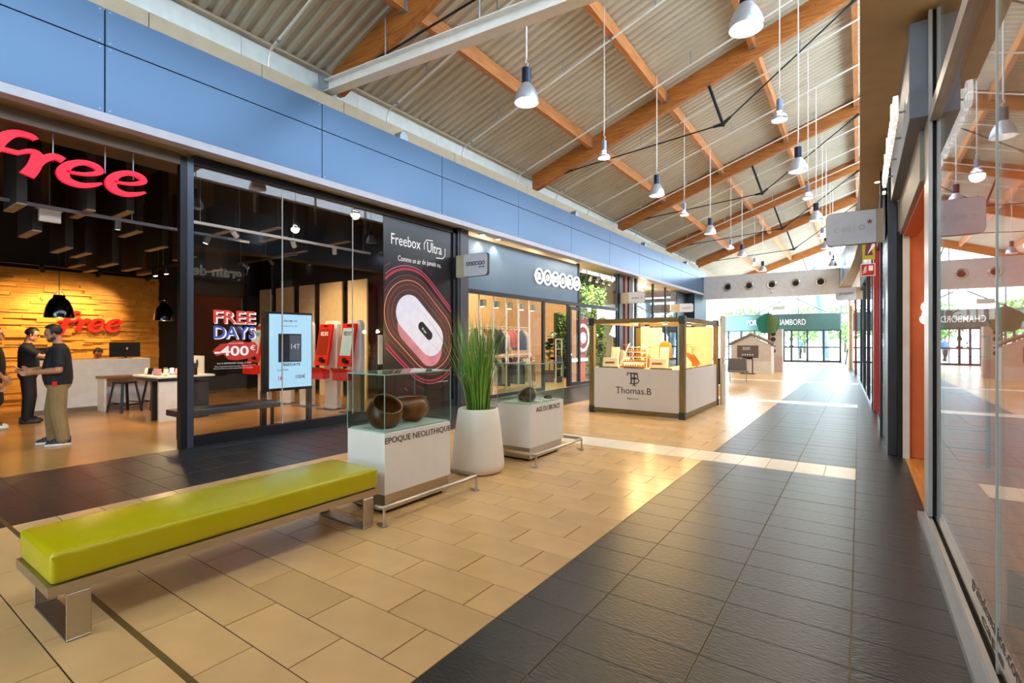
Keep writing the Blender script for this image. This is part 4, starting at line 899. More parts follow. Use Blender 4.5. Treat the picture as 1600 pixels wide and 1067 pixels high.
# clothes rails
FAB = [mat('cloth_'+n, h, .85, var=.12, scale=14, bump=.25, bscale=18) for n, h in (('slate', '#4a4f58'), ('black', '#1e1e22'), ('white', '#e4ded2'), ('pink', '#d8828e'), ('denim', '#5d7896'), ('sand', '#bfae90'), ('rust', '#a8502a'), ('olive', '#6e7052'), ('cream', '#efe2c4'))]
GNM = ['slate', 'black', 'white', 'pink', 'denim', 'sand', 'rust', 'olive', 'cream']
def garment(w_, l_, th, seed):
    rr = random.Random(seed); nx, nz = 8, 7; b = B(); vs = []
    for side in (1, -1):
        for j in range(nz+1):
            s = j/nz; half = w_*(.14+.36*min(1, s*4)) if s < .25 else w_*(.5+.06*(s-.25)); half *= (1 if s > .3 else 1)
            for i in range(nx+1):
                u = i/nx*2-1; fold = .35+.65*abs(math.sin(u*5+seed+s*1.2))
                edge_ = max(0, 1-u*u)**.4
                vs.append((u*half, side*th*.5*fold*edge_*(.5+.5*min(1, s*5+.2)), -s*l_-abs(u)*.04*(s < .3)))
    n1 = (nx+1)*(nz+1)
    fs = [(j*(nx+1)+i, j*(nx+1)+i+1, (j+1)*(nx+1)+i+1, (j+1)*(nx+1)+i) for j in range(nz) for i in range(nx)]
    fs += [tuple(n1+k for k in f[::-1]) for f in fs]
    for j in range(nz):
        for i in (0, nx): a = j*(nx+1)+i; c = a+nx+1; fs.append((a, c, n1+c, n1+a))
    return b.add(vs, fs)
GM = {}
def hang(x, y, z, ci, l_, lbl, grp, rot=0.):
    t = thing('hanging_garment', lbl, 'garment', (x, y, z), rot, grp); k = (ci, l_)
    if k not in GM: GM[k] = mesh_of(garment(.46, l_, .1, ci*3+int(l_*10)), 'garment', FAB[ci], True)
    link('garment', GM[k], t, (0, 0, -.06)); build(B().tube([(0, 0, -.06), (0, 0, -.02), (.02, 0, .012), (.0, 0, .022), (-.018, 0, .008)], .004, 5).beam((-.18, 0, -.1), (0, 0, -.06), .012, .02).beam((0, 0, -.06), (.18, 0, -.1), .012, .02), 'hanger', M_chrome, t)
def rail(x, y0, y1, z, lbl, items, leg=True):
    t = thing('clothes_rail', lbl, 'clothes rail', (x, y0, 0), 0, 'clothes rails'); build(B().cyl((0, 0, z), (0, y1-y0, z), .016, n=8), 'rail', M_white, t)
    for y in (0, y1-y0): build(B().cyl((0, y, 0), (0, y, z), .016, n=8), 'upright', M_white, t); build(B().box(-.2, .2, y-.02, y+.02, 0, .02), 'foot', M_white, t)
    n = len(items)
    for i, (ci, l_) in enumerate(items):
        hang(x, y0+.1+(y1-y0-.2)*i/max(1, n-1), z-.02, ci, l_, '%s garment, %s on the %s' % (GNM[ci], PO[i] if i < 13 else 'last', lbl), 'hanging clothes', random.uniform(-.15, .15))
rail(-8.9, 11.0, 12.45, 1.05, 'low front clothes rail behind the planter', [(2, .75), (8, .8), (2, .7), (5, .8), (1, .8), (5, .75), (1, .85)])
rail(-8.95, 12.7, 14.0, 1.05, 'low front clothes rail beside the window jamb', [(1, .8), (0, .8), (1, .85), (5, .8), (8, .8), (6, .8)])
rail(-9.7, 11.9, 14.9, 1.95, 'tall rear clothes rail in the shop window', [(7, .7), (2, .7), (6, .65), (0, .8), (1, .8), (0, .8), (2, .7), (3, .6), (3, .6), (4, .7), (4, .7), (8, 1.0)])
rail(-11.6, 13.6, 17.0, 1.8, 'rearmost clothes rail near the warm wall', [(4, .8), (8, .8), (3, .8), (0, .8), (2, .8), (4, .8)])
rail(-10.6, 12.7, 16.2, 1.9, 'middle clothes rail of pale garments', [(8, .9), (2, .8), (3, .7), (8, .9), (2, .8), (4, .7), (8, 1.0), (3, .7), (2, .9), (5, .8)])
# wall shelf unit lit white
t = thing('shelf_unit', 'white backlit shelf unit at the rear of the clothes shop', 'shelf', (-13.1, 11.5, 0)); build(B().box(-.35, -.3, -1.2, 1.6, 0, 2.4), 'back', mat('lit_white', '#fff0dc', .5, emit=.4), t)
for z in (.4, .9, 1.4, 1.9): build(B().box(-.3, .2, -1.2, 1.6, z, z+.03), 'shelf', M_white, t)
# fig tree in pot
def leaf_mesh(m, L_=.26, W2=.09):
    b = B(); vs = []; n = 5
    for i in range(n+1):
        s = i/n; w_ = W2*math.sin(math.pi*min(1, s*.93+.07))**.8; z = -.22*L_*s*s
        vs += [(-w_, s*L_, z+.015), (0, s*L_, z), (w_, s*L_, z+.015)]
    fs = []
    for i in range(n):
        for k in (0, 1): fs.append((3*i+k, 3*i+k+1, 3*i+k+4, 3*i+k+3))
    return mesh_of(b.add(vs, fs), 'leaf', m, True, fix=False)
M_fig = mat('fig_leaf', '#2d4a2a', .3, var=.2, rnd=.25); FIG = leaf_mesh(M_fig)
t = thing('fig_tree', 'large leaved fig tree in a brown pot inside the clothes shop entrance', 'potted tree', (-9.25, 15.7, 0)); build(B().lathe([(.17, 0), (.22, .4), (.215, .42), (.19, .4), (.02, .39)], n=20, cap=False), 'pot', mat('pot_brown', '#5a4636', .5), t, smooth=True); build(B().cyl((0,0,.38), (.03, 0, 1.5), .025, .012, n=8), 'trunk', M_bark, t)
rr = random.Random(9)
for i in range(46):
    o = link('leaf', FIG, t, (.03+rr.gauss(0, .1), rr.gauss(0, .1), rr.uniform(.75, 1.75))); o.rotation_euler = (rr.uniform(-.1, .9), rr.uniform(-.4, .4), rr.uniform(0, 6.28)); s = rr.uniform(.7, 1.25); o.scale = (s, s, s)
# security gate
t = thing('security_gate', 'pale anti theft antenna frame at the clothes shop entrance', 'security gate', (-8.75, 15.3, 0))
for y in (0, .42): build(B().cyl((0, y, 0), (0, y, 1.55), .022, n=8), 'upright', M_alu, t)
for z in (.5, 1.2, 1.55): build(B().cyl((0, 0, z), (0, .42, z), .012, n=6), 'crossbar', M_alu, t)
build(B().box(-.03, .03, .02, .4, .02, .22), 'foot_box', M_dkgrey, t); build(B().box(-.02, .02, .02, .4, .62, .95), 'aerial_box', M_dkgrey, t)
# living wall
def livingwall(x, y0, y1, z0, z1, n, seed, lbl, mm):
    t = thing('living_wall', lbl, 'plant wall', (x, (y0+y1)/2, z0)); h = (y1-y0)/2; build(B().box(-.12, 0, -h, h, 0, z1-z0), 'backing', mat('moss_backing', '#24331c', .9), t); rr = random.Random(seed)
    for q, m in enumerate(mm):
        b = B()
        for _ in range(n//len(mm)):
            p = Vector((rr.uniform(0, .16), rr.uniform(-h, h), rr.uniform(0, z1-z0))); u = Vector((rr.uniform(.1, 1), rr.gauss(0, .6), rr.gauss(-.3, .6))).normalized()*rr.uniform(.04, .1); v = u.orthogonal().normalized()*u.length*.4
            b.add([p, p+u*.5+v, p+u, p+u*.5-v], [(0,1,2,3)])
        o = build(b, 'foliage', m, t); o['kind'] = 'stuff'
M_lime2 = mat('leaf_lime', '#8fbf2a', .5, var=.2, isl=.3)
livingwall(-8.75, 17.1, 19.2, .0, 4.1, 2600, 1, 'bright green living plant wall behind the shop glass', (M_leafd, M_leaf, M_lime2)); livingwall(-9.9, 17.35, 18.3, 0, 2.6, 700, 2, 'dark green plant column inside the clothes shop entrance', (M_leafd, M_leaf))
for i, y in enumerate((17.2, 17.8, 18.4, 19.0)):
    t = thing('plant_spot', 'small spot shining on the living plant wall, %s from the left' % PO[i], 'spotlight', (-8.3, y, 3.9), 0, 'spots over the plant wall'); build(B().cyl((0, 0, 0), (-.06, 0, -.14), .05, .06, 12), 'head', M_white, t); build(B().cyl((0, 0, 0), (0, 0, .3), .01, n=6), 'stem', M_galv, t); build(B().cyl((-.061, 0, -.142), (-.063, 0, -.147), .05, n=12), 'lens', M_spotlit, t); l = lamp('plant_lamp', 'SPOT', (-.07, 0, -.17), 150, (1, .93, .7), .04, t, spot=1.9); l.rotation_euler = Vector((-.5, 0, -1)).to_track_quat('-Z', 'Y').to_euler()
t = thing('round_logo_panel', 'red panel with white ring logo in front of the plant wall', 'panel', (-8.1, 16.1, .55)); build(B().box(-.02, 0, -.4, .35, .5, 1.75), 'panel', mat('panel_red', '#b8322c', .5), t); build(B().ribbon([(.45*math.cos(k*.2618)-.02, 1.05+.45*math.sin(k*.2618)) for k in range(24)], .1, (.005, 0, 0), PY, PZ, (.02, 0, 0), True), 'ring', M_sgn, t); build(B().cyl((.004, -.02, 1.05), (.03, -.02, 1.05), .2, n=24), 'disc', M_sgn, t)
build(B().box(-.02, 0, -.25, .2, -.5, .45), 'orange_notice', mat('notice_orange', '#d8631c', .5, emit=.2), t); build(B().box(-.04, -.02, -.05, .05, -.55, 1.0), 'stand', M_dfr, t)
struct(build(B().box(-9.2, -9.1, 19.3, 20.9, 0, 4.12), 'wall_side', mat('cream_green_wall', '#c9c69c', .6)), 'cream wall right of the plant wall')
# pillars and the next shops
t = sroot('window_5', 'black posted shopfront next to the plant wall')
for y, w_, m in ((18.55, .35, M_dfr), (19.15, .25, mat('brick_brown', '#9b5a44', .6)), (19.55, .25, M_dfr), (20.0, .12, M_white), (20.3, .2, M_dfr)): build(B().box(-8.0, -7.75, y, y+w_, 0, 4.12), 'post', m, t)
t = sroot('window_6', 'bright shopfront with tall panes on the far left')
YB = [20.5, 22.6, 24.4, 26.3]
for a, c in zip(YB[:-1], YB[1:]): build(B().box(-7.82, -7.808, a+.05, c-.05, .1, 4.05), 'pane', M_glass, t)
for y in YB: build(B().box(-7.86, -7.77, y-.05, y+.05, 0, 4.1), 'post', M_dfr, t)
build(B().box(-8.2, -7.9, 26.4, 28.5, 0, 4.1), 'pier', M_dfr, t)
for i, (x, y) in enumerate(((-9.3, 21.8), (-9.3, 23.6), (-9.3, 25.4), (-11.5, 23), (-11.5, 25.5))):
    q = thing('shop_downlight', 'white ceiling downlight in the far left shop, %s from the front' % PO[i], 'ceiling light', (x, y, 3.9), 0, 'far shop downlights'); build(B().cyl((0,0,0), (0,0,.3), .1, n=14), 'housing', M_white, q); build(B().cyl((0,0,-.01), (0,0,0), .08, n=14), 'lens', M_spotlit, q); lamp('downlight_lamp', 'POINT', (0,0,-.1), 160, (1, .88, .7), .1, q)
for i, y in enumerate((21.6, 23.2, 25.0)):
    q = thing('display_gondola', 'white display unit in the far left shop, %s from the front' % PO[i], 'display unit', (-9.2, y, 0), 0, 'white display units'); build(B().box(-.3, .3, -.5, .5, .05, 1.3), 'carcass', M_white, q, bevel=.01); build(B().box(-.25, .25, -.45, .45, 0, .05), 'plinth', M_dkgrey, q); build(B().box(.3, .32, -.45, .45, .65, .68), 'shelf_lip', M_beige, q)
# recessed spots under the left soffit
for i, y in enumerate((9.75, 10.4)):
    q = thing('soffit_spot', 'recessed round soffit spot above the clothes shop, %s one' % ('left' if i == 0 else 'right'), 'ceiling light', (-7.66, y, 4.1), 0, 'soffit spots'); build(B().cyl((0,0,0), (0,0,.02), .08, n=16), 'rim', M_white, q); build(B().cyl((0,0,-.004), (0,0,0), .06, n=16), 'lens', M_spotlit, q); l = lamp('soffit_lamp', 'SPOT', (0,0,-.03), 60, (1,.9,.75), .05, q, spot=1.7)

# ================================================================== wooden jewellery stall
M_post = woodmat('stall_wood', '#5c4a1e', '#80672f', .6, 'Z'); M_spanel = mat('stall_panel', '#cfc4b8', .5, var=.02); M_cap = mat('cap_black', '#24272c', .45)
KX0, KX1, KY0, KY1 = -4.68, -2.71, 9.6, 12.35
t = thing('jewellery_stall', 'square wooden jewellery stall with white counter panels and black corner caps', 'market stall', ((KX0+KX1)/2, (KY0+KY1)/2, 0)); O = Vector(t.location)*-1
for x in (KX0, KX1-.1):
    for y in (KY0, KY1-.1):
        p = build(B(O).box(x, x+.1, y, y+.1, .02, 1.95), 'post', M_post, t)
        for z0, z1 in ((0, .14), (1.82, 1.97)): build(B(O).box(x-.008, x+.108, y-.008, y+.108, z0, z1), 'corner_cap', M_cap, p)
for z in (.02, 1.85):
    for y in (KY0, KY1-.1): build(B(O).box(KX0+.1, KX1-.1, y+.005, y+.095, z, z+.09), 'beam', woodmat('stall_wood_x', '#5c4a1e', '#80672f', .6, 'X'), t)
    for x in (KX0, KX1-.1): build(B(O).box(x+.005, x+.095, KY0+.1, KY1-.1, z, z+.09), 'beam', woodmat('stall_wood_y', '#5c4a1e', '#80672f', .6, 'Y'), t)
for a, c in (((KX0+.1, KY0+.02), (KX1-.1, KY0+.04)), ((KX0+.02, KY0+.1), (KX0+.04, KY1-.1)), ((KX1-.04, KY0+.1), (KX1-.02, KY1-.1))):
    build(B(O).box(a[0], c[0], a[1], c[1], .11, .94), 'counter_panel', M_spanel, t)
build(B(O).box(KX0+.1, KX1-.1, KY0+.04, KY0+.6, .9, .94), 'counter_top', M_cream, t); build(B(O).box(KX1-.6, KX1-.04, KY0+.6, KY1-.1, .9, .94), 'counter_top', M_cream, t); build(B(O).box(KX0+.04, KX0+.5, KY0+.6, KY1-.1, .9, .94), 'counter_top', M_cream, t)
for x0, x1 in ((KX0+.12, KX0+.66), (KX1-.78, KX1-.12)): build(B(O).box(x0, x1, KY1-.06, KY1-.03, .11, 1.82), 'back_panel', M_cream, t)
tb = B(O); xc = (KX0+KX1)/2-.03; yf = KY0+.019
def ser(b, x, z, w_): b.box(x-w_/2, x+w_/2, yf-.004, yf, z-.004, z+.004)
text(tb, 'Thomas.B', (xc-.37, yf, .43), PX, PZ, .74, .13, .004); M_ink = mat('stall_ink', '#2b2a2c', .6)
ser(tb, xc-.322, .432, .05)
build(tb, 'stall_name', M_ink, t); tb = B(O); text(tb, 'BIJOUX', (xc-.12, yf, .31), PX, PZ, .24, .04, .004); build(tb, 'stall_word', M_ink, t); tb = B(O)
tb.box(xc-.13, xc+.1, yf-.004, yf, .835, .855).box(xc-.13, xc-.115, yf-.004, yf, .79, .84).box(xc-.055, xc-.03, yf-.004, yf, .635, .85).box(xc+.01, xc+.035, yf-.004, yf, .6, .85).box(xc-.02, xc+.065, yf-.004, yf, .595, .608).box(xc-.085, xc-.02, yf-.004, yf, .63, .645)
for zc, hh, wd in ((.785, .055, .1), (.695, .06, .12)): tb.ribbon([(xc-.03, zc+hh), (xc+.03, zc+hh), (xc+wd*.85, zc+hh*.6), (xc+wd, zc), (xc+wd*.85, zc-hh*.6), (xc+.03, zc-hh), (xc-.03, zc-hh)], .02, (0, yf, 0), PX, PZ, (0, -.004, 0))
build(tb, 'stall_monogram', M_ink, t)
for x, y in ((KX0+.9, KY0+.3), (KX0+1.5, KY0+.3), (KX1-.3, KY0+1.4), (KX0+.5, KY0+2.1)):
    q = build(B(O).cyl((x, y, 1.83), (x, y, 1.88), .05, n=12), 'stall_spot', M_cap, t); build(B(O).cyl((x, y, 1.822), (x, y, 1.83), .042, n=12), 'spot_lens', M_spotlit, q); lamp('stall_lamp', 'POINT', Vector((x, y, 1.76))+O, 55, (1, .66, .26), .05, t)
build(B(O).box(KX0+.1, KX1-.1, KY0+.28, KY0+.33, 1.88, 1.92).box(KX1-.33, KX1-.28, KY0+.33, KY1-.1, 1.88, 1.92), 'light_rail', M_cap, t)
for k in range(3): build(B(O).box(KX0+.2+k*.55, KX0+.62+k*.55, KY0+.03, KY0+.06, .935, .965), 'edge_trim', M_post, t)
for k in range(8): build(B(O).box(KX1-.07, KX1-.03, KY0+.25+k*.28, KY0+.43+k*.28, .935, .96), 'edge_trim', M_post, t)
d = thing('stall_door', 'narrow beige door standing open at the back corner of the stall', 'door', (KX1+.06, KY1+.02, 0)); build(B().box(-.03, .01, 0, .4, .0, 2.08), 'leaf', M_beige, d); build(B().box(.01, .04, .1, .13, .95, 1.1).cyl((.01, .11, 1.02), (.05, .11, 1.02), .012, n=8), 'handle', M_chrome, d)
# jewellery displays
M_jew = mat('gold_jewellery', '#c98f2c', .3, .7, var=.3, scale=40); M_board = mat('display_card', '#f0dfb8', .6); M_owood = mat('display_wood', '#b4661e', .5, var=.2)
zc = .94
for i, (x, y, h, w_) in enumerate(((-4.27, 9.95, .42, .18), (-3.22, 9.95, .42, .18))):
    t = thing('necklace_board', 'tall cream necklace board leaning on the stall counter, %s one' % ('left' if i == 0 else 'right'), 'display board', (x, y, zc), 0, 'necklace boards'); build(B().beam((0, 0, 0), (0, .08, h), w_, .012, (0,1,0)), 'board', M_board, t); build(B().tube([(-.05, 0, h*.8), (-.03, -.01, h*.4), (0, -.012, h*.3), (.03, -.01, h*.4), (.05, 0, h*.8)], .003, 5), 'chain', M_jew, t)
for i, (x, y) in enumerate(((-4.3, 9.78), (-3.3, 9.78))):
    t = thing('ring_block', 'low cream ring display block on the stall counter, %s one' % ('left' if i == 0 else 'right'), 'display block', (x, y, zc), 0, 'ring blocks'); build(B().prism([(0, 0), (.12, 0), (.1, .2), (.04, .2)], (-.16, 0, 0), PY, PZ, (.32, 0, 0)), 'block', M_board, t, bevel=.005); build(B().box(-.1, .1, -.002, .012, .08, .12), 'ring_row', M_jew, t)
t = thing('stepped_rack', 'stepped white wire rack of gold jewellery on the stall counter', 'display rack', (-3.78, 9.72, zc))
for k in range(4):
    y = .09*k; z = .04+.1*k; build(B().box(-.27+.03*k, .27-.03*k, y, y+.08, z-.03, z), 'tray', M_owood, t); build(B().tube([(-.28+.03*k, y, z+.08), (.28-.03*k, y, z+.08)], .007, 6), 'rail', M_white, t)
    b = B()
    for q in range(9): b.ball((-.2+.05*q, y+.03, z+.02), (.018, .012, .02), 6, 4)
    build(b, 'jewellery_row', M_jew, t)
for s in (-1, 1): build(B().beam((s*.29, 0, 0), (s*.19, .33, .5), .015, .015), 'side_rail', M_white, t)
for i, (x, y, h) in enumerate(((-3.6, 10.25, .3), (-2.95, 10.6, .35), (-3.0, 11.2, .3), (-4.4, 10.9, .35), (-3.1, 11.7, .25))):
    t = thing('jewellery_stand', ['small orange wood', 'sloping cream', 'short amber', 'tall cream', 'low honey coloured'][i]+' jewellery stand inside the stall', 'display stand', (x, y, zc), .3*i, 'jewellery stands'); build(B().prism([(-.1, 0), (.1, 0), (.1, h*.3), (-.1, h)], (0, -.09, 0), PX, PZ, (0, .18, 0)), 'wedge', M_owood if i % 2 == 0 else M_board, t, bevel=.005); build(B().cyl((0,0,h*.3), (0,0,h+.12), .006, n=6).cyl((-.08,0,h+.12), (.08,0,h+.12), .006, n=6), 't_bar', M_jew, t)
t = thing('jewellery_bust', 'wooden round topped bust stand in the stall', 'bust', (-3.3, 10.3, zc)); build(B().prism([(.13*math.cos(k*math.pi/8), .42+.13*math.sin(k*math.pi/8)) for k in range(9)]+[(-.13, .2), (.13, .2)], (0, 0, 0), PX, PZ, (0, .03, 0)), 'shield', M_owood, t); build(B().box(-.03, .03, 0, .03, 0, .2).box(-.08, .08, -.05, .08, 0, .02), 'foot', M_owood, t)

# ================================================================== far hall furniture
M_chair = mat('taupe_shell', '#6b6157', .5)
t = thing('lounge_chair', 'taupe low lounge chair on chrome wire legs behind the stall', 'chair', (-3.58, 19.3, 0), .25)
build(B().prism([(-.32, .42), (.32, .42), (.3, .86), (-.3, .86)], (0, .22, 0), PX, PZ, (0, .05, 0)), 'backrest', M_chair, t, bevel=.02); build(B().box(-.33, .33, -.3, .25, .38, .43), 'seat', M_chair, t, bevel=.02)
for x in (-.26, .26): build(B().tube([(x, .22, .38), (x, .24, .01), (x, -.26, .01), (x, -.24, .38)], .01, 6), 'leg', M_chrome, t)
t = thing('black_bin', 'slim black litter bin between stall and chair', 'bin', (-3.95, 18.0, 0)); build(B().box(-.14, .14, -.14, .14, .02, .85), 'body', M_black, t, bevel=.01); build(B().box(-.16, .16, -.16, .16, .85, .9), 'lid', M_blackm, t)
t = thing('play_house', 'pale gabled play house with brown roof edge in the far hall', 'play house', (-4.12, 25.6, 0)); M_ph = mat('play_pale', '#d2c4b4', .6); M_rf = mat('play_brown', '#7d6a58', .6)
build(B().prism([(-.85, .05), (.84, .05), (.84, 1.3), (.0, 1.72), (-.85, 1.3)], (0, -.4, 0), PX, PZ, (0, .06, 0)), 'front_gable', M_ph, t); build(B().box(-.85, -.8, -.34, .5, 0, 1.25), 'side_wall', M_ph, t); build(B().box(.79, .84, -.34, .5, 0, 1.25), 'side_wall', M_ph, t); build(B().box(-.8, .79, .44, .5, 0, 1.25), 'rear_wall', M_ph, t)
for s in (-1, 1): build(B().add([(0, -.46, 1.74), (s*.95, -.46, 1.27), (s*.95, .56, 1.27), (0, .56, 1.74), (0, -.46, 1.84), (s*.95, -.46, 1.37), (s*.95, .56, 1.37), (0, .56, 1.84)], [(3,2,1,0),(4,5,6,7),(0,1,5,4),(1,2,6,5),(2,3,7,6),(3,0,4,7)]), 'roof_slope', M_rf, t)
build(B().box(-.83, .82, -.43, -.4, 0, .55), 'skirt_board', mat('play_white', '#e0d6ca', .6), t)
t = thing('info_board', 'brown information board on a black stand before the play house', 'sign board', (-4.15, 24.6, 0)); build(B().box(-.44, .44, -.03, .02, .72, 1.28), 'board', mat('board_brown', '#5d5148', .5), t); build(B().box(-.2, .2, -.05, .03, .66, .76), 'tray', M_black, t)
for x in (-.2, .2): build(B().box(x-.02, x+.02, -.02, .02, 0, .7), 'leg', M_black, t)
build(B().box(-.3, .3, -.15, .15, 0, .03), 'base', M_black, t); tb = B(); text(tb, 'MONDES', (-.2, -.031, 1.15), PX, PZ, .3, .05, .003, .01); text(tb, 'ENFANTS', (-.2, -.031, 1.08), PX, PZ, .3, .05, .003, .01)
for k in range(5): tb.cyl((-.2+.1*k, -.031, .86), (-.2+.1*k, -.034, .86), .03, n=8)
build(tb, 'board_text', M_dwht, t)
t = thing('play_tower', 'tall pale play tower with a row of round holes', 'play tower', (-3.45, 27.2, 0)); build(B().box(-.1, .4, -.2, .3, .0, 2.05), 'tower', M_ph, t); build(B().box(-.1, .42, -.215, -.2, 0, .75), 'lower_panel', mat('play_rose', '#cfb0a4', .6), t); build(B().box(-.42, -.1, -.19, .29, 0, .9), 'side_block', M_ph, t); b = B()
for z in (1.0, 1.28, 1.56, 1.82): b.cyl((.02, -.203, z), (.02, -.195, z), .11, n=16)
build(b, 'hole', mat('hole_brown', '#4a2a20', .7), t); build(B().box(-.16, -.1, -.24, -.18, 0, 2.3), 'pole', M_rf, t)
for k in range(2): build(B().box(-.4+.2*k, -.33+.2*k, -.2, -.19, .12, .8), 'slot', M_dkgrey, t)
t = thing('cutout_tree', 'green cut out tree of two crossed scalloped discs', 'cut out tree', (-3.58, 26.5, 0)); c0 = 2.3
sc = [((.44+.07*abs(math.sin(2.5*a+.8)))*math.cos(a), (.44+.07*abs(math.sin(2.5*a+.8)))*math.sin(a)) for a in [k*math.pi/20 for k in range(40)]]
build(B().prism([(x, z+c0) for x, z in sc], (0, -.015, 0), Vector((.82, .57, 0))*1.15, PZ, (-.017, .024, 0)), 'disc', mat('tree_teal', '#1f7a62', .5), t); build(B().prism([(x, z+c0) for x, z in sc], (0, -.015, 0), Vector((.82, -.57, 0))*1.15, PZ, (.017, .024, 0)), 'disc', mat('tree_olive', '#5c7a4a', .5), t); build(B().cyl((0,0,0), (0,0,2.9), .03, n=8), 'stem', M_rf, t)
t = thing('hanging_sign', 'small pale green sign board above the cut out tree', 'sign', (-3.5, 29.6, 3.1)); build(B().box(-.3, .3, -.02, .02, 0, .22), 'board', mat('sign_mint', '#bcd6cc', .5), t)
for x in (-.25, .25): build(B().cyl((x, 0, .2), (x, .45, .78), .008, n=5), 'wire', M_galv, t)
# ================================================================== right hand shops
M_lg = mat('light_grey_metal', '#b9b6b2', .35, .3); M_or = mat('orange_wall', '#d9682c', .55); M_sill = mat('sill_grey', '#9aa0a8', .35, .3)
M_oak = woodmat('oak_plank', '#b0702c', '#d09048', .35, 'Y', 2., False)
fl_ = struct(build(B().box(.47, 6.6, -5, 8.2, -.12, -.012), 'floor', mat('plank_gap', '#6a4420', .8)), 'oak plank floor of the right hand shop')
k = 0; x = .475
while x < 6.5:
    y = -5-(k % 3)*.6
    while y < 8.2:
        a, c = max(y, -5), min(y+1.9, 8.19)
        if c-a > .05 and x < 4: build(B().box(x, x+.139, a, c-.002, -.012, 0), 'plank', M_oak, fl_)
        y += 1.9
    x += .141; k += 1
    if x > 4: break
build(B().box(4, 6.5, -5, 8.19, -.012, 0), 'plank_field', M_oak, fl_)
struct(build(B().box(6.5, 6.6, -5, 8.3, 0, 4.15), 'wall_back', mat('shop_cream_wall', '#d9c6a8', .6)), 'cream back wall of the right hand shop'); struct(build(B().box(.5, 6.5, 8.2, 8.35, 0, 4.15), 'wall_side', M_or), 'orange side wall inside the right hand shop'); struct(build(B().box(.5, 6.5, -5.1, -5, 0, 4.15), 'wall_side', mat('shop_cream_wall', '#d9c6a8', .6)), 'cream left wall of the right hand shop')
struct(build(B().box(.62, 6.6, -5, 8.3, 3.5, 3.6), 'ceiling', mat('shop_white_ceiling', '#e3d9c8', .6)), 'white ceiling of the right hand shop')
t = sroot('window_7', 'near glass front of the right hand shop in pale aluminium frame')
build(B().box(.405, .56, -5, 5.5, 0, .045), 'sill', M_sill, t); build(B().box(.45, .475, -5, 5.5, .045, .085), 'sill_rail', M_lg, t); build(B().box(.51, .55, -5, 5.5, .045, .085), 'sill_rail', M_lg, t); build(B().box(.475, .51, -5, 5.5, .045, .06), 'sill_groove', M_blackm, t)
build(B().box(.45, .475, 5.18, 5.5, .1, 4.14).box(.5, .54, 5.14, 5.5, .045, 4.14), 'post', M_lg, t); build(B().box(.475, .5, 5.2, 5.5, .1, 4.14), 'post_groove', M_blackm, t)
build(B().box(.455, .55, -5, 5.16, 3.24, 3.34), 'top_rail', M_lg, t)
for a, c in ((-5, -2.0), (-2.0, .6), (.6, 2.98), (2.98, 5.14)):
    build(B().box(.488, .498, a+.004, c-.004, .06, 3.24), 'pane', M_glass, t); build(B().box(.488, .498, a+.004, c-.004, 3.34, 4.14), 'pane', M_glass, t)
for y_ in (-2.0, .6, 2.98): build(B().box(.484, .502, y_-.006, y_+.006, .06, 3.24), 'joint', mat('silicone', '#a8a8a0', .5), t)
b = B(); text(b, 'graindemalice.com', (.487, 3.56, .19), MY, PZ, 1.0, .08, .001); text(b, 'cape', (.487, 3.3, .125), MY, PZ, .45, .05, .001); build(b, 'sticker_text', mat('sticker_black', '#1a1a1c', .5), t)
# entrance header, sign box and letters
t = sroot('door_1', 'open entrance of the right hand shop with grey header'); build(B().box(.42, .62, 5.5, 8.15, 2.86, 3.3), 'header', mat('header_taupe', '#8a8274', .45), t); build(B().box(.46, .6, 5.5, 8.15, 2.83, 2.86), 'header_lip', M_or, t)
build(B().box(.45, .52, 8.1, 8.2, 0, 2.86), 'jamb', mat('jamb_white', '#d8cfc4', .5), t); build(B().box(.4, .45, 8.12, 8.2, 0, 2.9), 'track', M_blackm, t)
t = thing('box_sign', 'grey box sign with white stand off letters above the right shop entrance', 'shop sign', (.4, 6.65, 3.3)); build(B().box(-.07, .06, -1.45, 1.45, 0, .78), 'box', mat('sign_box_grey', '#6f7480', .4, .2), t, bevel=.006); 
for wd_, y_, ln_, z_, h_ in (('grain', 1.35, .88, .0, .4), ('de', .32, .38, .09, .31), ('malice', -.2, 1.1, .09, .31)):
    b = B(); text(b, wd_, (-.13, y_, z_), MY, PZ, ln_, h_, .035, .02); build(b, 'lettering', M_sgn, t)
b = B()
for y in (-1.1, -.4, .3, 1.0): b.cyl((-.14, y, .2), (-.06, y, .2), .01, n=6)
build(b, 'stand_off', M_galv, t)
# pillar, cream panel
struct(build(B().box(.30, .40, 8.2, 9.68, 0, 4.15), 'trim_7', mat('pillar_dark', '#3a3d42', .35, .5), bevel=.005), 'dark metal pillar beside the orange shop'); struct(build(B().box(.40, .455, 8.21, 8.3, .1, 2.9).box(.40, .455, 8.2, 8.3, 0, .1).box(.30, .46, 8.25, 9.0, 2.9, 4.15), 'trim_8', mat('cream_jamb', '#dcc4a6', .5)), 'cream panel at the orange shop entrance')
struct(build(B().box(.28, .31, 8.95, 9.0, 0, 3.9).box(.28, .31, 9.3, 9.34, 0, 3.6), 'trim_9', M_chrome), 'bright edge strips on the dark pillar')
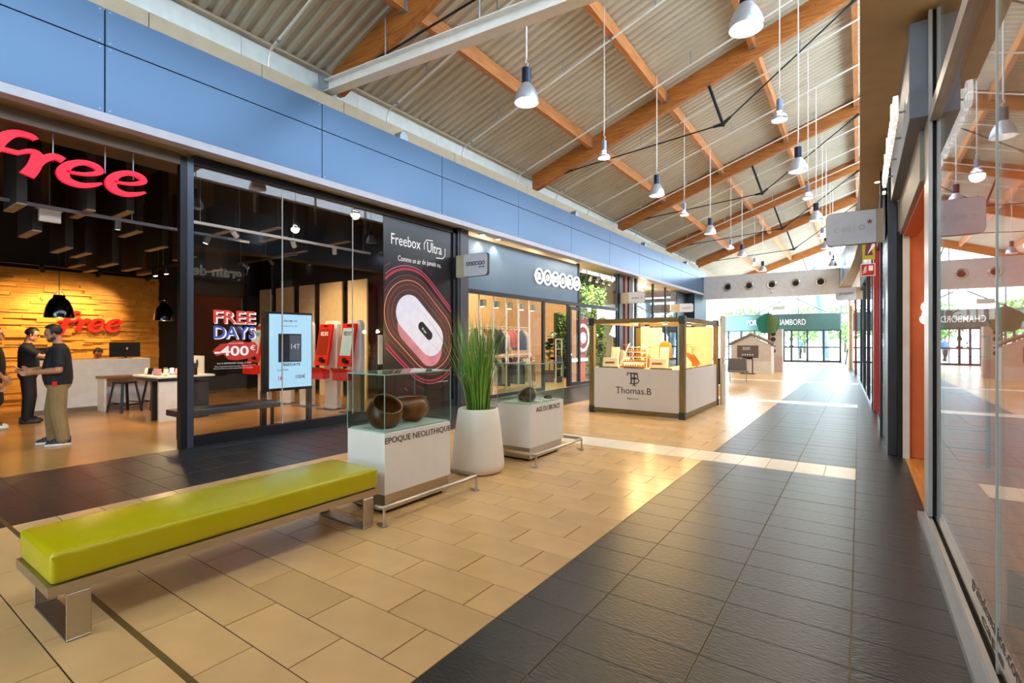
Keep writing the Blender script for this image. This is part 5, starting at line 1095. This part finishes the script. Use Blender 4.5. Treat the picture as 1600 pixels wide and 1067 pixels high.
# things in the right hand shop
t = thing('wall_letters', 'white letter g on the orange shop wall', 'wall letters', (.62, 8.19, 1.75)); b = B(); text(b, 'g', (0, -.005, -.05), PX, PZ, .16, .3, .01, .03); text(b, 'rain', (.2, -.005, 0), PX, PZ, .5, .26, .01, .03); build(b, 'lettering', M_sgn, t)
t = thing('wire_grid', 'tall dark wire display grid against the orange wall', 'display grid', (.72, 8.05, 0)); b = B(); b.box(-.02, .02, -.02, .02, 0, 1.55).box(.5, .54, -.02, .02, 0, 1.55).box(-.02, .54, -.02, .02, 1.53, 1.56); build(b, 'frame', M_black, t)
for k in range(6): build(B().box(.0, .52, -.01, .01, .2+.22*k, .215+.22*k), 'bar', M_black, t)
t = thing('wood_crate', 'pale wooden display podium behind the right shop glass', 'podium', (1.05, 3.6, 0), .5)
for k in range(4): build(B().box(-.3, .3, -.3+.15*k, -.16+.15*k, .28, .3), 'top_board', M_oak, t)
for x0, x1, y0, y1 in ((-.3, -.28, -.3, .29), (.28, .3, -.3, .29), (-.28, .28, -.3, -.28), (-.28, .28, .27, .29)): build(B().box(x0, x1, y0, y1, 0, .28), 'side_board', mat('podium_side', '#8a6438', .6), t)
rail(2.6, 5.6, 7.6, 1.5, 'right shop rail by the orange wall', [(1, .8), (5, .8), (2, .8), (3, .8), (0, .8), (7, .8), (1, .8)])
rail(2.4, 1.5, 3.8, 1.5, 'right shop rail behind the near glass', [(0, .8), (8, .8), (1, .8), (6, .8), (5, .8), (1, .8)])
rail(4.6, 2.5, 6.5, 1.7, 'rear rail of the right shop', [(2, .8), (1, .9), (4, .8), (3, .8), (1, .8), (5, .9), (0, .8), (8, .8)])
for i, (x, y) in enumerate(((2, 7), (2, 4.5), (2, 1.5), (4.5, 6), (4.5, 2), (2, -2.5))):
    q = thing('shop_spot', 'round white ceiling spot in the right hand shop, %s one' % PO[i], 'ceiling light', (x, y, 3.4), 0, 'right shop ceiling spots'); build(B().cyl((0,0,-.04), (0,0,.1), .08, n=14), 'housing', M_white, q); build(B().cyl((0,0,-.05), (0,0,-.041), .06, n=14), 'lens', M_spotlit, q); lamp('shop_lamp', 'POINT', (0,0,-.12), 32, (1, .86, .66), .1, q)
# celio front and onward
M_red2 = mat('deep_red', '#8a1c14', .4)
t = sroot('window_8', 'narrow glass shopfront past the dark pillar on the right')
build(B().box(.32, .334, 9.7, 13.0, .08, 3.4), 'pane', M_glass, t); build(B().box(.29, .36, 9.7, 13.0, 0, .08), 'sill', M_chrome, t); build(B().box(.29, .36, 9.7, 13.0, 3.4, 4.14), 'header', M_dfr, t); build(B().box(.26, .34, 9.72, 9.85, 0, 4.14), 'post', M_dfr, t)
struct(build(B().box(.24, .75, 13.0, 13.9, 0, 4.14), 'trim_10', M_red2, bevel=.004), 'deep red shopfront pillar on the right'); t = thing('wall_plate', 'small white call plate on the deep red pillar', 'wall plate', (.4, 13.0, 1.33)); build(B().box(-.07, .07, -.015, 0, 0, .05), 'plate', M_white, t); build(B().box(-.03, .03, -.02, 0, .05, .15), 'button_box', M_white, t)
t = sroot('window_9', 'angled dark framed shopfront on the far right'); P0 = Vector((.26, 13.9, 0)); P1 = Vector((.05, 22.0, 0)); dd = P1-P0
for s0, s1 in ((0, .33), (.33, .66), (.66, 1)):
    a = P0+dd*s0; c = P0+dd*s1; build(B().prism([(0, .08), (1, .08), (1, 3.3), (0, 3.3)], a, c-a, PZ, (.012, 0, 0)), 'pane', M_glass, t); build(B().box(a.x-.04, a.x+.06, a.y-.05, a.y+.05, 0, 4.14), 'post', M_dfr, t)
build(B().beam(P0+PZ*3.7, P1+PZ*3.7, .1, .85), 'header', M_dfr, t); build(B().beam(P0+PZ*.04, P1+PZ*.04, .1, .08), 'sill', M_chrome, t); build(B().box(.02, .22, 22.0, 22.6, 0, 4.14), 'end_post', M_dfr, t)
t = sroot('window_10', 'far right white framed shopfront'); P0 = Vector((.05, 22.6, 0)); P1 = Vector((-.35, 31, 0)); dd = P1-P0
for s0, s1 in ((0, .5), (.5, 1)):
    a = P0+dd*s0; c = P0+dd*s1; build(B().prism([(0, .08), (1, .08), (1, 3.3), (0, 3.3)], a, c-a, PZ, (.012, 0, 0)), 'pane', M_glass, t); build(B().box(a.x-.04, a.x+.06, a.y-.05, a.y+.05, 0, 4.14), 'post', M_red2, t)
build(B().beam(P0+PZ*3.7, P1+PZ*3.7, .1, .85), 'header', M_white, t)
struct(build(B().box(4.5, 4.6, 8.35, 42, 0, 4.14), 'wall_back', mat('shop_dark_red_wall', '#5a2a22', .6)), 'dark red back wall of the far right shops'); struct(build(B().box(.8, 4.5, 8.35, 31, -.1, -.001), 'floor', mat('grey_shop_floor', '#7a746c', .4)), 'grey floor of the far right shops')
for i, (x, y) in enumerate(((2, 11), (2, 16), (2, 20), (2, 26))):
    q = thing('shop_downlight', 'ceiling downlight in the far right shops, %s one' % PO[i], 'ceiling light', (x, y, 4.0), 0, 'far right downlights'); build(B().cyl((0,0,0), (0,0,.15), .1, n=12), 'housing', M_white, q); build(B().cyl((0,0,-.01), (0,0,0), .08, n=12), 'lens', M_spotlit, q); lamp('downlight_lamp', 'POINT', (0,0,-.1), 60, (1, .86, .7), .1, q)
t = thing('mosaic_column', 'slim gold speckled column by the far right entrance', 'column', (-.35, 32.2, 0)); build(B().cyl((0,0,0), (0,0,4.1), .17, n=20), 'shaft', mat('gold_mosaic', '#b0926a', .4, .3, var=.6, scale=40), t, smooth=True); build(B().box(.12, .2, -.1, .1, 0, 4.1), 'red_strip', M_red2, t)
t = thing('leaning_board', 'dark board leaning at the right of the entrance doors', 'board', (-.75, 38.5, 0)); build(B().beam((0, 0, 0), (.25, 0, 1.9), .06, 1.0, (0, 1, 0)), 'board', M_dfr, t); build(B().box(-.04, .08, -.4, .4, .85, .9), 'grip', M_chrome, t)
# right blade signs
blade(-.43, .2, 9.3, 2.97, 3.47, 'large pale grey blade sign with a red star on the right', [('c', -.22, .2, .07, .07), ('e', -.12, .2, .07, .07), ('l', -.02, .2, .012, .1), ('i', .04, .2, .012, .09), ('o', .1, .205, .08, .08)], wall=1, tcol='#b4b9c6', red=(.235, .32))
blade(-.72, -.1, 21.6, 2.95, 3.4, 'white blade sign with handwritten style lettering on the far right', [('Jennyfer', -.2, .17, .44, .12)], wall=1, tcol='#3c424c')
t = thing('poster_sign', 'lime green and purple hanging poster below the red starred sign', 'poster', (.14, 12, 3.08)); build(B().box(-.1, .1, -.008, .008, 0, .42), 'board', mat('poster_lime', '#b7b32a', .5), t); build(B().prism([(-.06, .08), (.07, .08), (.05, .2), (.07, .3), (-.02, .36), (-.05, .25)], (0, -.009, 0), PX, PZ, (0, -.003, 0)), 'figure', mat('poster_plum', '#6a2a4a', .5), t); build(B().prism([(-.02, .1), (.03, .22), (.08, .4), (.1, .4), (.1, .25)], (0, -.012, 0), PX, PZ, (0, -.002, 0)), 'flash', M_dwht, t); b = B(); text(b, 'Promo', (-.08, -.009, .37), PX, PZ, .16, .04, .002); build(b, 'lettering', M_dwht, t); build(B().cyl((0,0,.42), (0,0,1.07), .004, n=5), 'wire', M_galv, t)
t = thing('fire_sign', 'square red fire equipment sign with white flame and hose symbol', 'safety sign', (.13, 12.0, 2.76)); build(B().box(-.115, .115, -.006, .006, 0, .24), 'border', M_dwht, t); build(B().box(-.105, .105, -.008, -.006, .01, .23), 'field', mat('fire_red', '#b0261e', .5), t); b = B(); b.box(.01, .08, -.01, -.008, .1, .2)
for k in range(4): b.beam((-.09+.01*k, -.009, .05+.035*k), (-.02, -.009, .09+.035*k), .012, .003, (0, 1, 0))
build(b, 'symbol', M_dwht, t); build(B().cyl((0, 0, .24), (0, 0, .33), .004, n=5), 'wire', M_galv, t)
# small brass downlight in right soffit
t = thing('soffit_spot', 'small brass downlight in the ochre right soffit', 'ceiling light', (.24, 10.3, 4.14)); build(B().cyl((0,0,-.01), (0,0,.01), .06, n=14), 'rim', mat('brass', '#c79a3a', .3, .8), t); build(B().cyl((0,0,-.014), (0,0,-.01), .04, n=14), 'lens', M_spotlit, t); lamp('soffit_lamp', 'SPOT', (0,0,-.03), 40, (1,.8,.5), .05, t, spot=2.)
# unseen hall end added to cut light from behind the camera: plain wall with a glazed double door
wr_ = sroot('wall_light_stop', 'added unseen white wall holding back light behind the camera')
for pl in ([(-8.7, 0), (-5.2, 0), (-5.2, 4.3), (-8.7, 4.3)], [(-5.2, 2.4), (-2.6, 2.4), (-2.6, 4.3), (-5.2, 4.3)], [(-2.6, 0), (1.6, 0), (1.6, 4.3), (-2.6, 4.3)], [(-8.7, 4.3), (-7.3, 4.3), (-7.3, 6.0), (-8.7, 6.0)], [(0, 4.3), (1.6, 4.3), (1.6, 6.0), (0, 6.0)], [(-8.7, 6.0), (1.6, 6.0), (1.6, 9.75), (-8.7, 6.3)]): build(B().prism(pl, (0, -5.2, 0), PX, PZ, (0, .2, 0)), 'wall_panel', M_white, wr_)
rw_ = sroot('fill_window', 'added unseen glazed band giving fill light from behind the camera')  # unseen window band added for frontal fill on surfaces facing the camera
for x0 in (-7.3, -4.87, -2.43): build(B().box(x0+.04, x0+2.39, -5.1, -5.088, 4.34, 5.96), 'pane', M_tint, rw_); build(B().box(x0-.04, x0+.04, -5.14, -5.05, 4.3, 6.0), 'mullion', M_mull, rw_)
t = sroot('door_2', 'glazed double door behind the camera')
for x0 in (-5.2, -3.9): build(B().box(x0+.08, x0+1.22, -5.1, -5.088, .1, 2.3), 'pane', M_tint, t); build(B().box(x0, x0+.08, -5.14, -5.06, 0, 2.4).box(x0+1.22, x0+1.3, -5.14, -5.06, 0, 2.4).box(x0+.08, x0+1.22, -5.14, -5.06, 0, .1).box(x0+.08, x0+1.22, -5.14, -5.06, 2.3, 2.4), 'frame', M_dkgrey, t)
struct(build(B().box(-60, 60, -120, -5.3, -.15, -.02), 'ground', mat('forecourt', '#c9c6bd', .8)), 'pale forecourt behind the camera')
# ================================================================== people
import numpy as np
SKIN = mat('skin', '#b9805c', .5, var=.08); HAIR = mat('hair_dark', '#15100d', .6, var=.2, scale=60); BEARD = mat('beard_skin', '#4a3022', .7, var=.2, scale=80)
def person(label, loc, rotz, P, mats, hairm=HAIR, voxel=.0085, shoe=None, scale=1.0, seed=0, beard=False):
    """P: dict of joints; one continuous skin+cloth surface by voxel union; faces take the material of the nearest limb"""
    caps = []; rings = P['torso']
    for s in ('l', 'r'):
        sh, el, wr = [Vector(P[k+s]) for k in ('sh', 'el', 'wr')]; hip, kn, an = [Vector(P[k+s]) for k in ('hip', 'kn', 'an')]
        mid = sh.lerp(el, .72); k = P.get('bulk', 1.0)
        caps += [(sh, mid, .066*k, .058*k, 0), (mid, el, .045*k, .042*k, 2), (el, wr, .043*k, .029*k, 2)]
        lg = P.get('leg', (.098, .08, .066)); caps += [(hip, kn, lg[0], lg[1], 1)]
        if P.get('shorts'):
            caps[-1] = (hip, kn, lg[0], lg[1]*1.05, 1); caps += [(kn, an, .055, .038, 2)]
        else: caps += [(kn, an, lg[1], lg[2], 1)]
        toe = Vector(P.get('face', (0, 1, 0))); caps += [(an, an+Vector((0, .1, -.03)), .04, .035, 3)]
        # hand: palm, four unequal bent fingers, thumb from the palm side
        f = (wr-el).normalized(); up = Vector(P.get('handup', (0, 0, 1))); side = f.cross(up).normalized(); up = side.cross(f).normalized(); sg = 1 if s == 'l' else -1
        pk = wr+f*.05; caps += [(wr, pk, .028, .034, 2), (wr+f*.03+up*.018, wr+f*.085+up*.022, .019, .017, 2), (wr+f*.03-up*.018, wr+f*.085-up*.022, .019, .016, 2)]
        curl = -side*sg*P.get('curl', .6)
        for q, ln in enumerate((.068, .078, .073, .056)):
            b0 = wr+f*.085+up*(.03-.02*q); k1 = b0+(f+curl*.25).normalized()*ln*.45; k2 = k1+(f*.6+curl*.8).normalized()*ln*.32; k3 = k2+(f*.2+curl).normalized()*ln*.25
            caps += [(b0, k1, .0095, .009, 2), (k1, k2, .009, .0083, 2), (k2, k3, .0083, .0075, 2)]
        t0 = wr+f*.025+up*.03; t1 = t0+(f*.7+up*.7+curl*.3).normalized()*.035; t2 = t1+(f+up*.15+curl*.4).normalized()*.03
        caps += [(t0, t1, .012, .0105, 2), (t1, t2, .0105, .009, 2)]
    nk0, hd = Vector(P['neck']), Vector(P['head']); hf = Vector(P.get('headf', (0, 1, 0))).normalized(); hu = Vector((0, 0, 1)); hu = (hu-hf*hu.dot(hf)).normalized(); hs = hf.cross(hu)
    caps += [(nk0, hd-hu*.06-hf*.02, .06, .055, 2)]
    H = lambda a, b_, c: hd+hs*a+hf*b_+hu*c
    caps += [(H(0, -.02, .035), H(0, .012, .035), .079, .076, 2), (H(0, -.005, -.02), H(0, .03, -.03), .066, .056, 2), (H(0, .04, -.07), H(0, .062, -.078), .036, .03, 4 if beard else 2), (H(-.03, .01, -.06), H(.03, .01, -.06), .038, .038, 4 if beard else 2),
             (H(0, .085, .012), H(0, .108, -.018), .010, .015, 2), (H(-.035, .07, .03), H(.035, .07, .03), .017, .017, 2), (H(-.016, .08, -.05), H(.016, .08, -.05), .010, .010, 2), (H(-.077, -.01, .012), H(-.08, -.016, -.025), .013, .010, 2), (H(.077, -.01, .012), H(.08, -.016, -.025), .013, .010, 2)]
    b = B()
    for p0, p1, r0, r1, tg in caps:
        b.cyl(p0, p1, r0, r1, 12); b.ball(p0, r0, 12, 8); b.ball(p1, r1, 12, 8)
    n = 20; vs = []
    for (z, cx, cy, rx, ry, tg) in rings:
        for i in range(n):
            a = 2*math.pi*i/n; ca, sa = math.cos(a), math.sin(a); vs.append((cx+rx*math.copysign(abs(ca)**.85, ca), cy+ry*math.copysign(abs(sa)**.85, sa), z))
    m = len(rings); b.add(vs, [(j*n+i, j*n+(i+1)%n, (j+1)*n+(i+1)%n, (j+1)*n+i) for j in range(m-1) for i in range(n)]+[tuple(range(n-1,-1,-1)), tuple(range((m-1)*n, m*n))])
    me = bpy.data.meshes.new('tmp'); me.from_pydata(b.v, [], b.f); o = bpy.data.objects.new('tmp', me); COL.objects.link(o)
    rm = o.modifiers.new('r', 'REMESH'); rm.mode = 'VOXEL'; rm.voxel_size = voxel
    sm = o.modifiers.new('s', 'SMOOTH'); sm.iterations = 3; sm.factor = .5
    ev = bpy.data.meshes.new_from_object(o.evaluated_get(bpy.context.evaluated_depsgraph_get())); bpy.data.objects.remove(o)
    ev.name = 'body'; nf = len(ev.polygons); C = np.zeros(nf*3); ev.polygons.foreach_get('center', C); C = C.reshape(-1, 3)
    best = np.full(nf, 9.); idx = np.zeros(nf, dtype=np.int32)
    for p0, p1, r0, r1, tg in caps:
        a = np.array(p0); d = np.array(p1)-a; L2 = max(d.dot(d), 1e-9); t_ = np.clip(((C-a)@d)/L2, 0, 1); dist = np.linalg.norm(C-a-t_[:, None]*d, axis=1)-(r0+(r1-r0)*t_)
        w_ = dist < best; best[w_] = dist[w_]; idx[w_] = tg
    for j in range(m-1):
        (z0, x0, y0, a0, b0, tg), (z1, x1, y1, a1, b1, _) = rings[j], rings[j+1]
        t_ = (C[:, 2]-z0)/max(1e-6, z1-z0); ok = (t_ >= 0) & (t_ <= 1)
        rx = a0+(a1-a0)*t_; ry = b0+(b1-b0)*t_; q = np.sqrt(((C[:, 0]-x0-(x1-x0)*t_)/rx)**2+((C[:, 1]-y0-(y1-y0)*t_)/ry)**2); dist = (q-1)*np.minimum(rx, ry)
        w_ = ok & (dist < best+.004); best[w_] = dist[w_]; idx[w_] = tg
    hem = P.get('hem')
    if hem:
        w_ = (idx == 1) & (C[:, 2] > hem) & (best > -.05); rad = np.abs(C[:, 0]) < .26; idx[w_ & rad] = 0
    for mm in mats: ev.materials.append(mm)
    ev.polygons.foreach_set('material_index', idx); ev.polygons.foreach_set('use_smooth', [True]*nf)
    t = thing('person', label, 'person', loc, rotz); t.scale = (scale,)*3
    link('body', ev, t)
    # hair cap, eyes, brows
    hb = B(); cvs = []; n2, m2 = 22, 14; rs = random.Random(seed)
    for j in range(m2+1):
        ph = math.pi*j/m2
        for i in range(n2):
            th = 2*math.pi*i/n2; jit = 1+.03*math.sin(7*th+3*ph)+rs.uniform(-.015, .015); x, y, z = .09*math.sin(ph)*math.cos(th)*jit, .104*math.sin(ph)*math.sin(th)*jit, .1*math.cos(ph)*jit
            if y > .03 and z < .045: y -= (y-.03)*1.0; x *= .9
            if z < -.055: x *= .8; y *= .8
            cvs.append(H(x, y-.012, z+.042))
    hb.add(cvs, [(j*n2+i, j*n2+(i+1)%n2, (j+1)*n2+(i+1)%n2, (j+1)*n2+i) for j in range(m2) for i in range(n2)])
    build(hb, 'hair', hairm, t, smooth=True)
    for sg in (-1, 1):
        build(B().ball(H(sg*.031, .082, .012), .0115, 8, 6), 'eye', mat('eye_dark', '#1a1310', .3), t, smooth=True); build(B().tube([H(sg*.015, .092, .032), H(sg*.034, .09, .038), H(sg*.052, .076, .032)], .005, 6), 'eyebrow', hairm, t)
    if shoe:
        for s in ('l', 'r'):
            an = Vector(P['an'+s]); ol = [(-.035, -.085), (.035, -.085), (.045, -.02), (.05, .08), (.045, .16), (.02, .2), (-.02, .2), (-.045, .16), (-.05, .08), (-.045, -.02)]
            so = build(B().prism(ol, (an.x, an.y, 0), PX, PY, (0, 0, .03)), 'shoe', shoe[1], t, bevel=.006)
            up_ = B(); L_ = [(.1, .03, -.085, .036), (.085, .03, -.05, .043), (.085, .03, .02, .045), (.055, .03, .1, .044), (.035, .03, .17, .036), (.01, .03, .195, .02)]
            vs = []
            for hgt, z0, y, hw in L_:
                for i in range(9):
                    a = math.pi*i/8; vs.append((an.x+hw*math.cos(a), an.y+y, z0+hgt*math.sin(a)**.7))
            up_.add(vs, [(j*9+i, j*9+i+1, (j+1)*9+i+1, (j+1)*9+i) for j in range(5) for i in range(8)]+[tuple(range(9)), tuple(range(45, 54))]); build(up_, 'upper', shoe[0], so, smooth=True)
            lc = B()
            for k_ in range(3): lc.beam((an.x-.03, an.y+.03+.035*k_, .118-.018*k_), (an.x+.03, an.y+.03+.035*k_, .118-.018*k_), .008, .006)
            build(lc, 'laces', shoe[1], so)
    return t
def torso(k=1.0, belly=0.):
    return [(.80, 0, 0, .15*k, .11*k, 1), (.86, 0, 0, .185*k, .135*k+belly*.3, 1), (.95, 0, .005, .195*k, .142*k+belly, 0), (1.06, 0, .012, .196*k, .145*k+belly, 0), (1.18, 0, .008, .2*k, .14*k+belly*.5, 0), (1.3, 0, 0, .212*k, .13*k, 0), (1.385, 0, -.008, .2*k, .105*k, 0), (1.43, 0, -.012, .11*k, .075*k, 0), (1.46, 0, -.005, .065, .06, 2)]
BASE = dict(neck=(0, -.008, 1.42), head=(0, .03, 1.6), hipl=(-.1, 0, .88), hipr=(.1, 0, .88), knl=(-.115, .03, .48), knr=(.115, .02, .48), anl=(-.125, -.01, .09), anr=(.125, -.01, .09),
            shl=(-.205, -.01, 1.36), shr=(.205, -.01, 1.36), ell=(-.26, -.03, 1.09), elr=(.26, -.03, 1.09), wrl=(-.24, .12, .88), wrr=(.24, .12, .88), torso=torso())
BLK = mat('tshirt_black', '#16161a', .85, var=.15, scale=12, bump=.3, bscale=14); KHA = mat('khaki_trousers', '#8b7249', .85, var=.12, scale=8, bump=.4, bscale=12); DRK = mat('dark_trousers', '#1c1d20', .85, var=.1); MAR = mat('tshirt_maroon', '#5a1c22', .85, var=.1, bump=.3, bscale=14); JEA = mat('jeans_blue', '#6f93bc', .85, var=.15); SOCK = mat('sock_black', '#141416', .9); BLU = mat('shirt_blue', '#5a86c8', .8)
SHW = (mat('shoe_black', '#1a1a1c', .5), mat('shoe_white', '#e6e2da', .5)); SHW2 = (mat('shoe_white', '#e6e2da', .5), mat('sole_grey', '#a8a49a', .6))
# man with phone, facing image left
P = dict(BASE); P.update(torso=torso(1.06, .018), bulk=1.12, leg=(.118, .1, .082), hem=.87, ell=(-.27, -.02, 1.08), wrl=(-.13, .25, 1.05), elr=(.24, .06, 1.1), wrr=(.08, .31, 1.08), head=(0, .055, 1.595), headf=(0, 1, -.28), neck=(0, 0, 1.42), anl=(-.13, -.06, .09), anr=(.13, .06, .09), knl=(-.12, .0, .48), knr=(.12, .07, .48), handup=(0, 0, 1), curl=.8)
p1 = person('bearded man in black polo and khaki trousers looking at a phone', (-9.55, 2.22, 0), math.radians(163), P, [BLK, KHA, SKIN, SOCK, BEARD], shoe=SHW, beard=True)
build(B().beam((-.17, .1, 1.37), (.1, .17, 1.08), .022, .006, (0, 1, 0)), 'shoulder_strap', mat('strap_red', '#7a1c22', .7), p1); build(B().box(-.235, -.215, .0, .05, .86, .92), 'shirt_tag', M_red, p1)
tag(build(B().box(-.036, .036, -.004, .004, -.075, .075), 'held_phone', M_black, loc=(-9.64, 1.83, 1.1), rotz=math.radians(163), bevel=.003), 'black phone held by the bearded man', 'phone'); bpy.data.objects['held_phone'].rotation_euler[0] = -.9
# reaching colleague behind
P = dict(BASE); P.update(ell=(-.2, .2, 1.2), wrl=(-.12, .44, 1.13), elr=(.2, .18, 1.22), wrr=(.1, .43, 1.16), bulk=.98, hem=.87, head=(0, .06, 1.6), headf=(0, 1, -.35))
person('man in dark clothes reaching forward in front of the wood clad wall', (-12.45, 2.47, 0), math.radians(-20), P, [BLK, DRK, SKIN, SOCK, SKIN], shoe=(SHW[0], SHW[0]), seed=2)
# customers at the picture's left edge
P = dict(BASE); P.update(shorts=True, hem=.87, leg=(.11, .1, .08))
person('customer in dark t-shirt and shorts with white shoes at the left edge', (-12.0, 1.95, 0), math.radians(-10), P, [BLK, DRK, SKIN, SOCK, SKIN], shoe=SHW2, seed=3)
P = dict(BASE); P.update(torso=torso(1.05, .02), hem=.87, ell=(-.27, -.0, 1.1), wrl=(-.22, .2, 1.02))
person('customer in maroon t-shirt and light jeans cut by the left edge', (-10.35, 1.52, 0), math.radians(10), P, [MAR, JEA, SKIN, SOCK, SKIN], shoe=SHW2, seed=4)
# seated clerk
P = dict(BASE); dz = -.37
P = {k: ((v[0], v[1], v[2]+dz) if isinstance(v, tuple) and k not in ('headf', 'handup') else v) for k, v in P.items()}
P['torso'] = [(z+dz, a, b_, c, d_, e_) for z, a, b_, c, d_, e_ in torso()]; P.update(hem=.5, knl=(-.13, .42, .5), knr=(.13, .42, .5), anl=(-.13, .4, .09), anr=(.13, .4, .09), wrl=(-.15, .3, .8), wrr=(.15, .3, .8), ell=(-.25, .08, .78), elr=(.25, .08, .78), head=(0, .1, 1.2), headf=(0, 1, -.9), neck=(0, .03, 1.06))
person('seated clerk with bowed head behind the white counter', (-14.55, 4.05, 0), math.radians(-90), P, [BLK, DRK, SKIN, SOCK, SKIN], shoe=(SHW[0], SHW[0]), seed=5)
t = thing('clerk_stool', 'black round stool under the seated clerk', 'stool', (-14.6, 4.05, 0)); build(B().cyl((0,0,.36), (0,0,.41), .17, n=18), 'seat', M_black, t); build(B().cyl((0,0,.02), (0,0,.36), .03, n=8).cyl((0,0,0), (0,0,.02), .2, n=18), 'pedestal', M_chrome, t)
# walker outside
P = dict(BASE); P.update(anl=(-.1, .2, .09), anr=(.1, -.22, .12), knl=(-.11, .12, .48), knr=(.11, -.02, .46), wrl=(-.26, .15, .86), hem=.87)
person('passer-by in blue shirt walking outside the glass doors', (-3.95, 46.5, 0), math.radians(150), P, [BLU, DRK, SKIN, SOCK, SKIN], shoe=SHW, seed=6, voxel=.012)
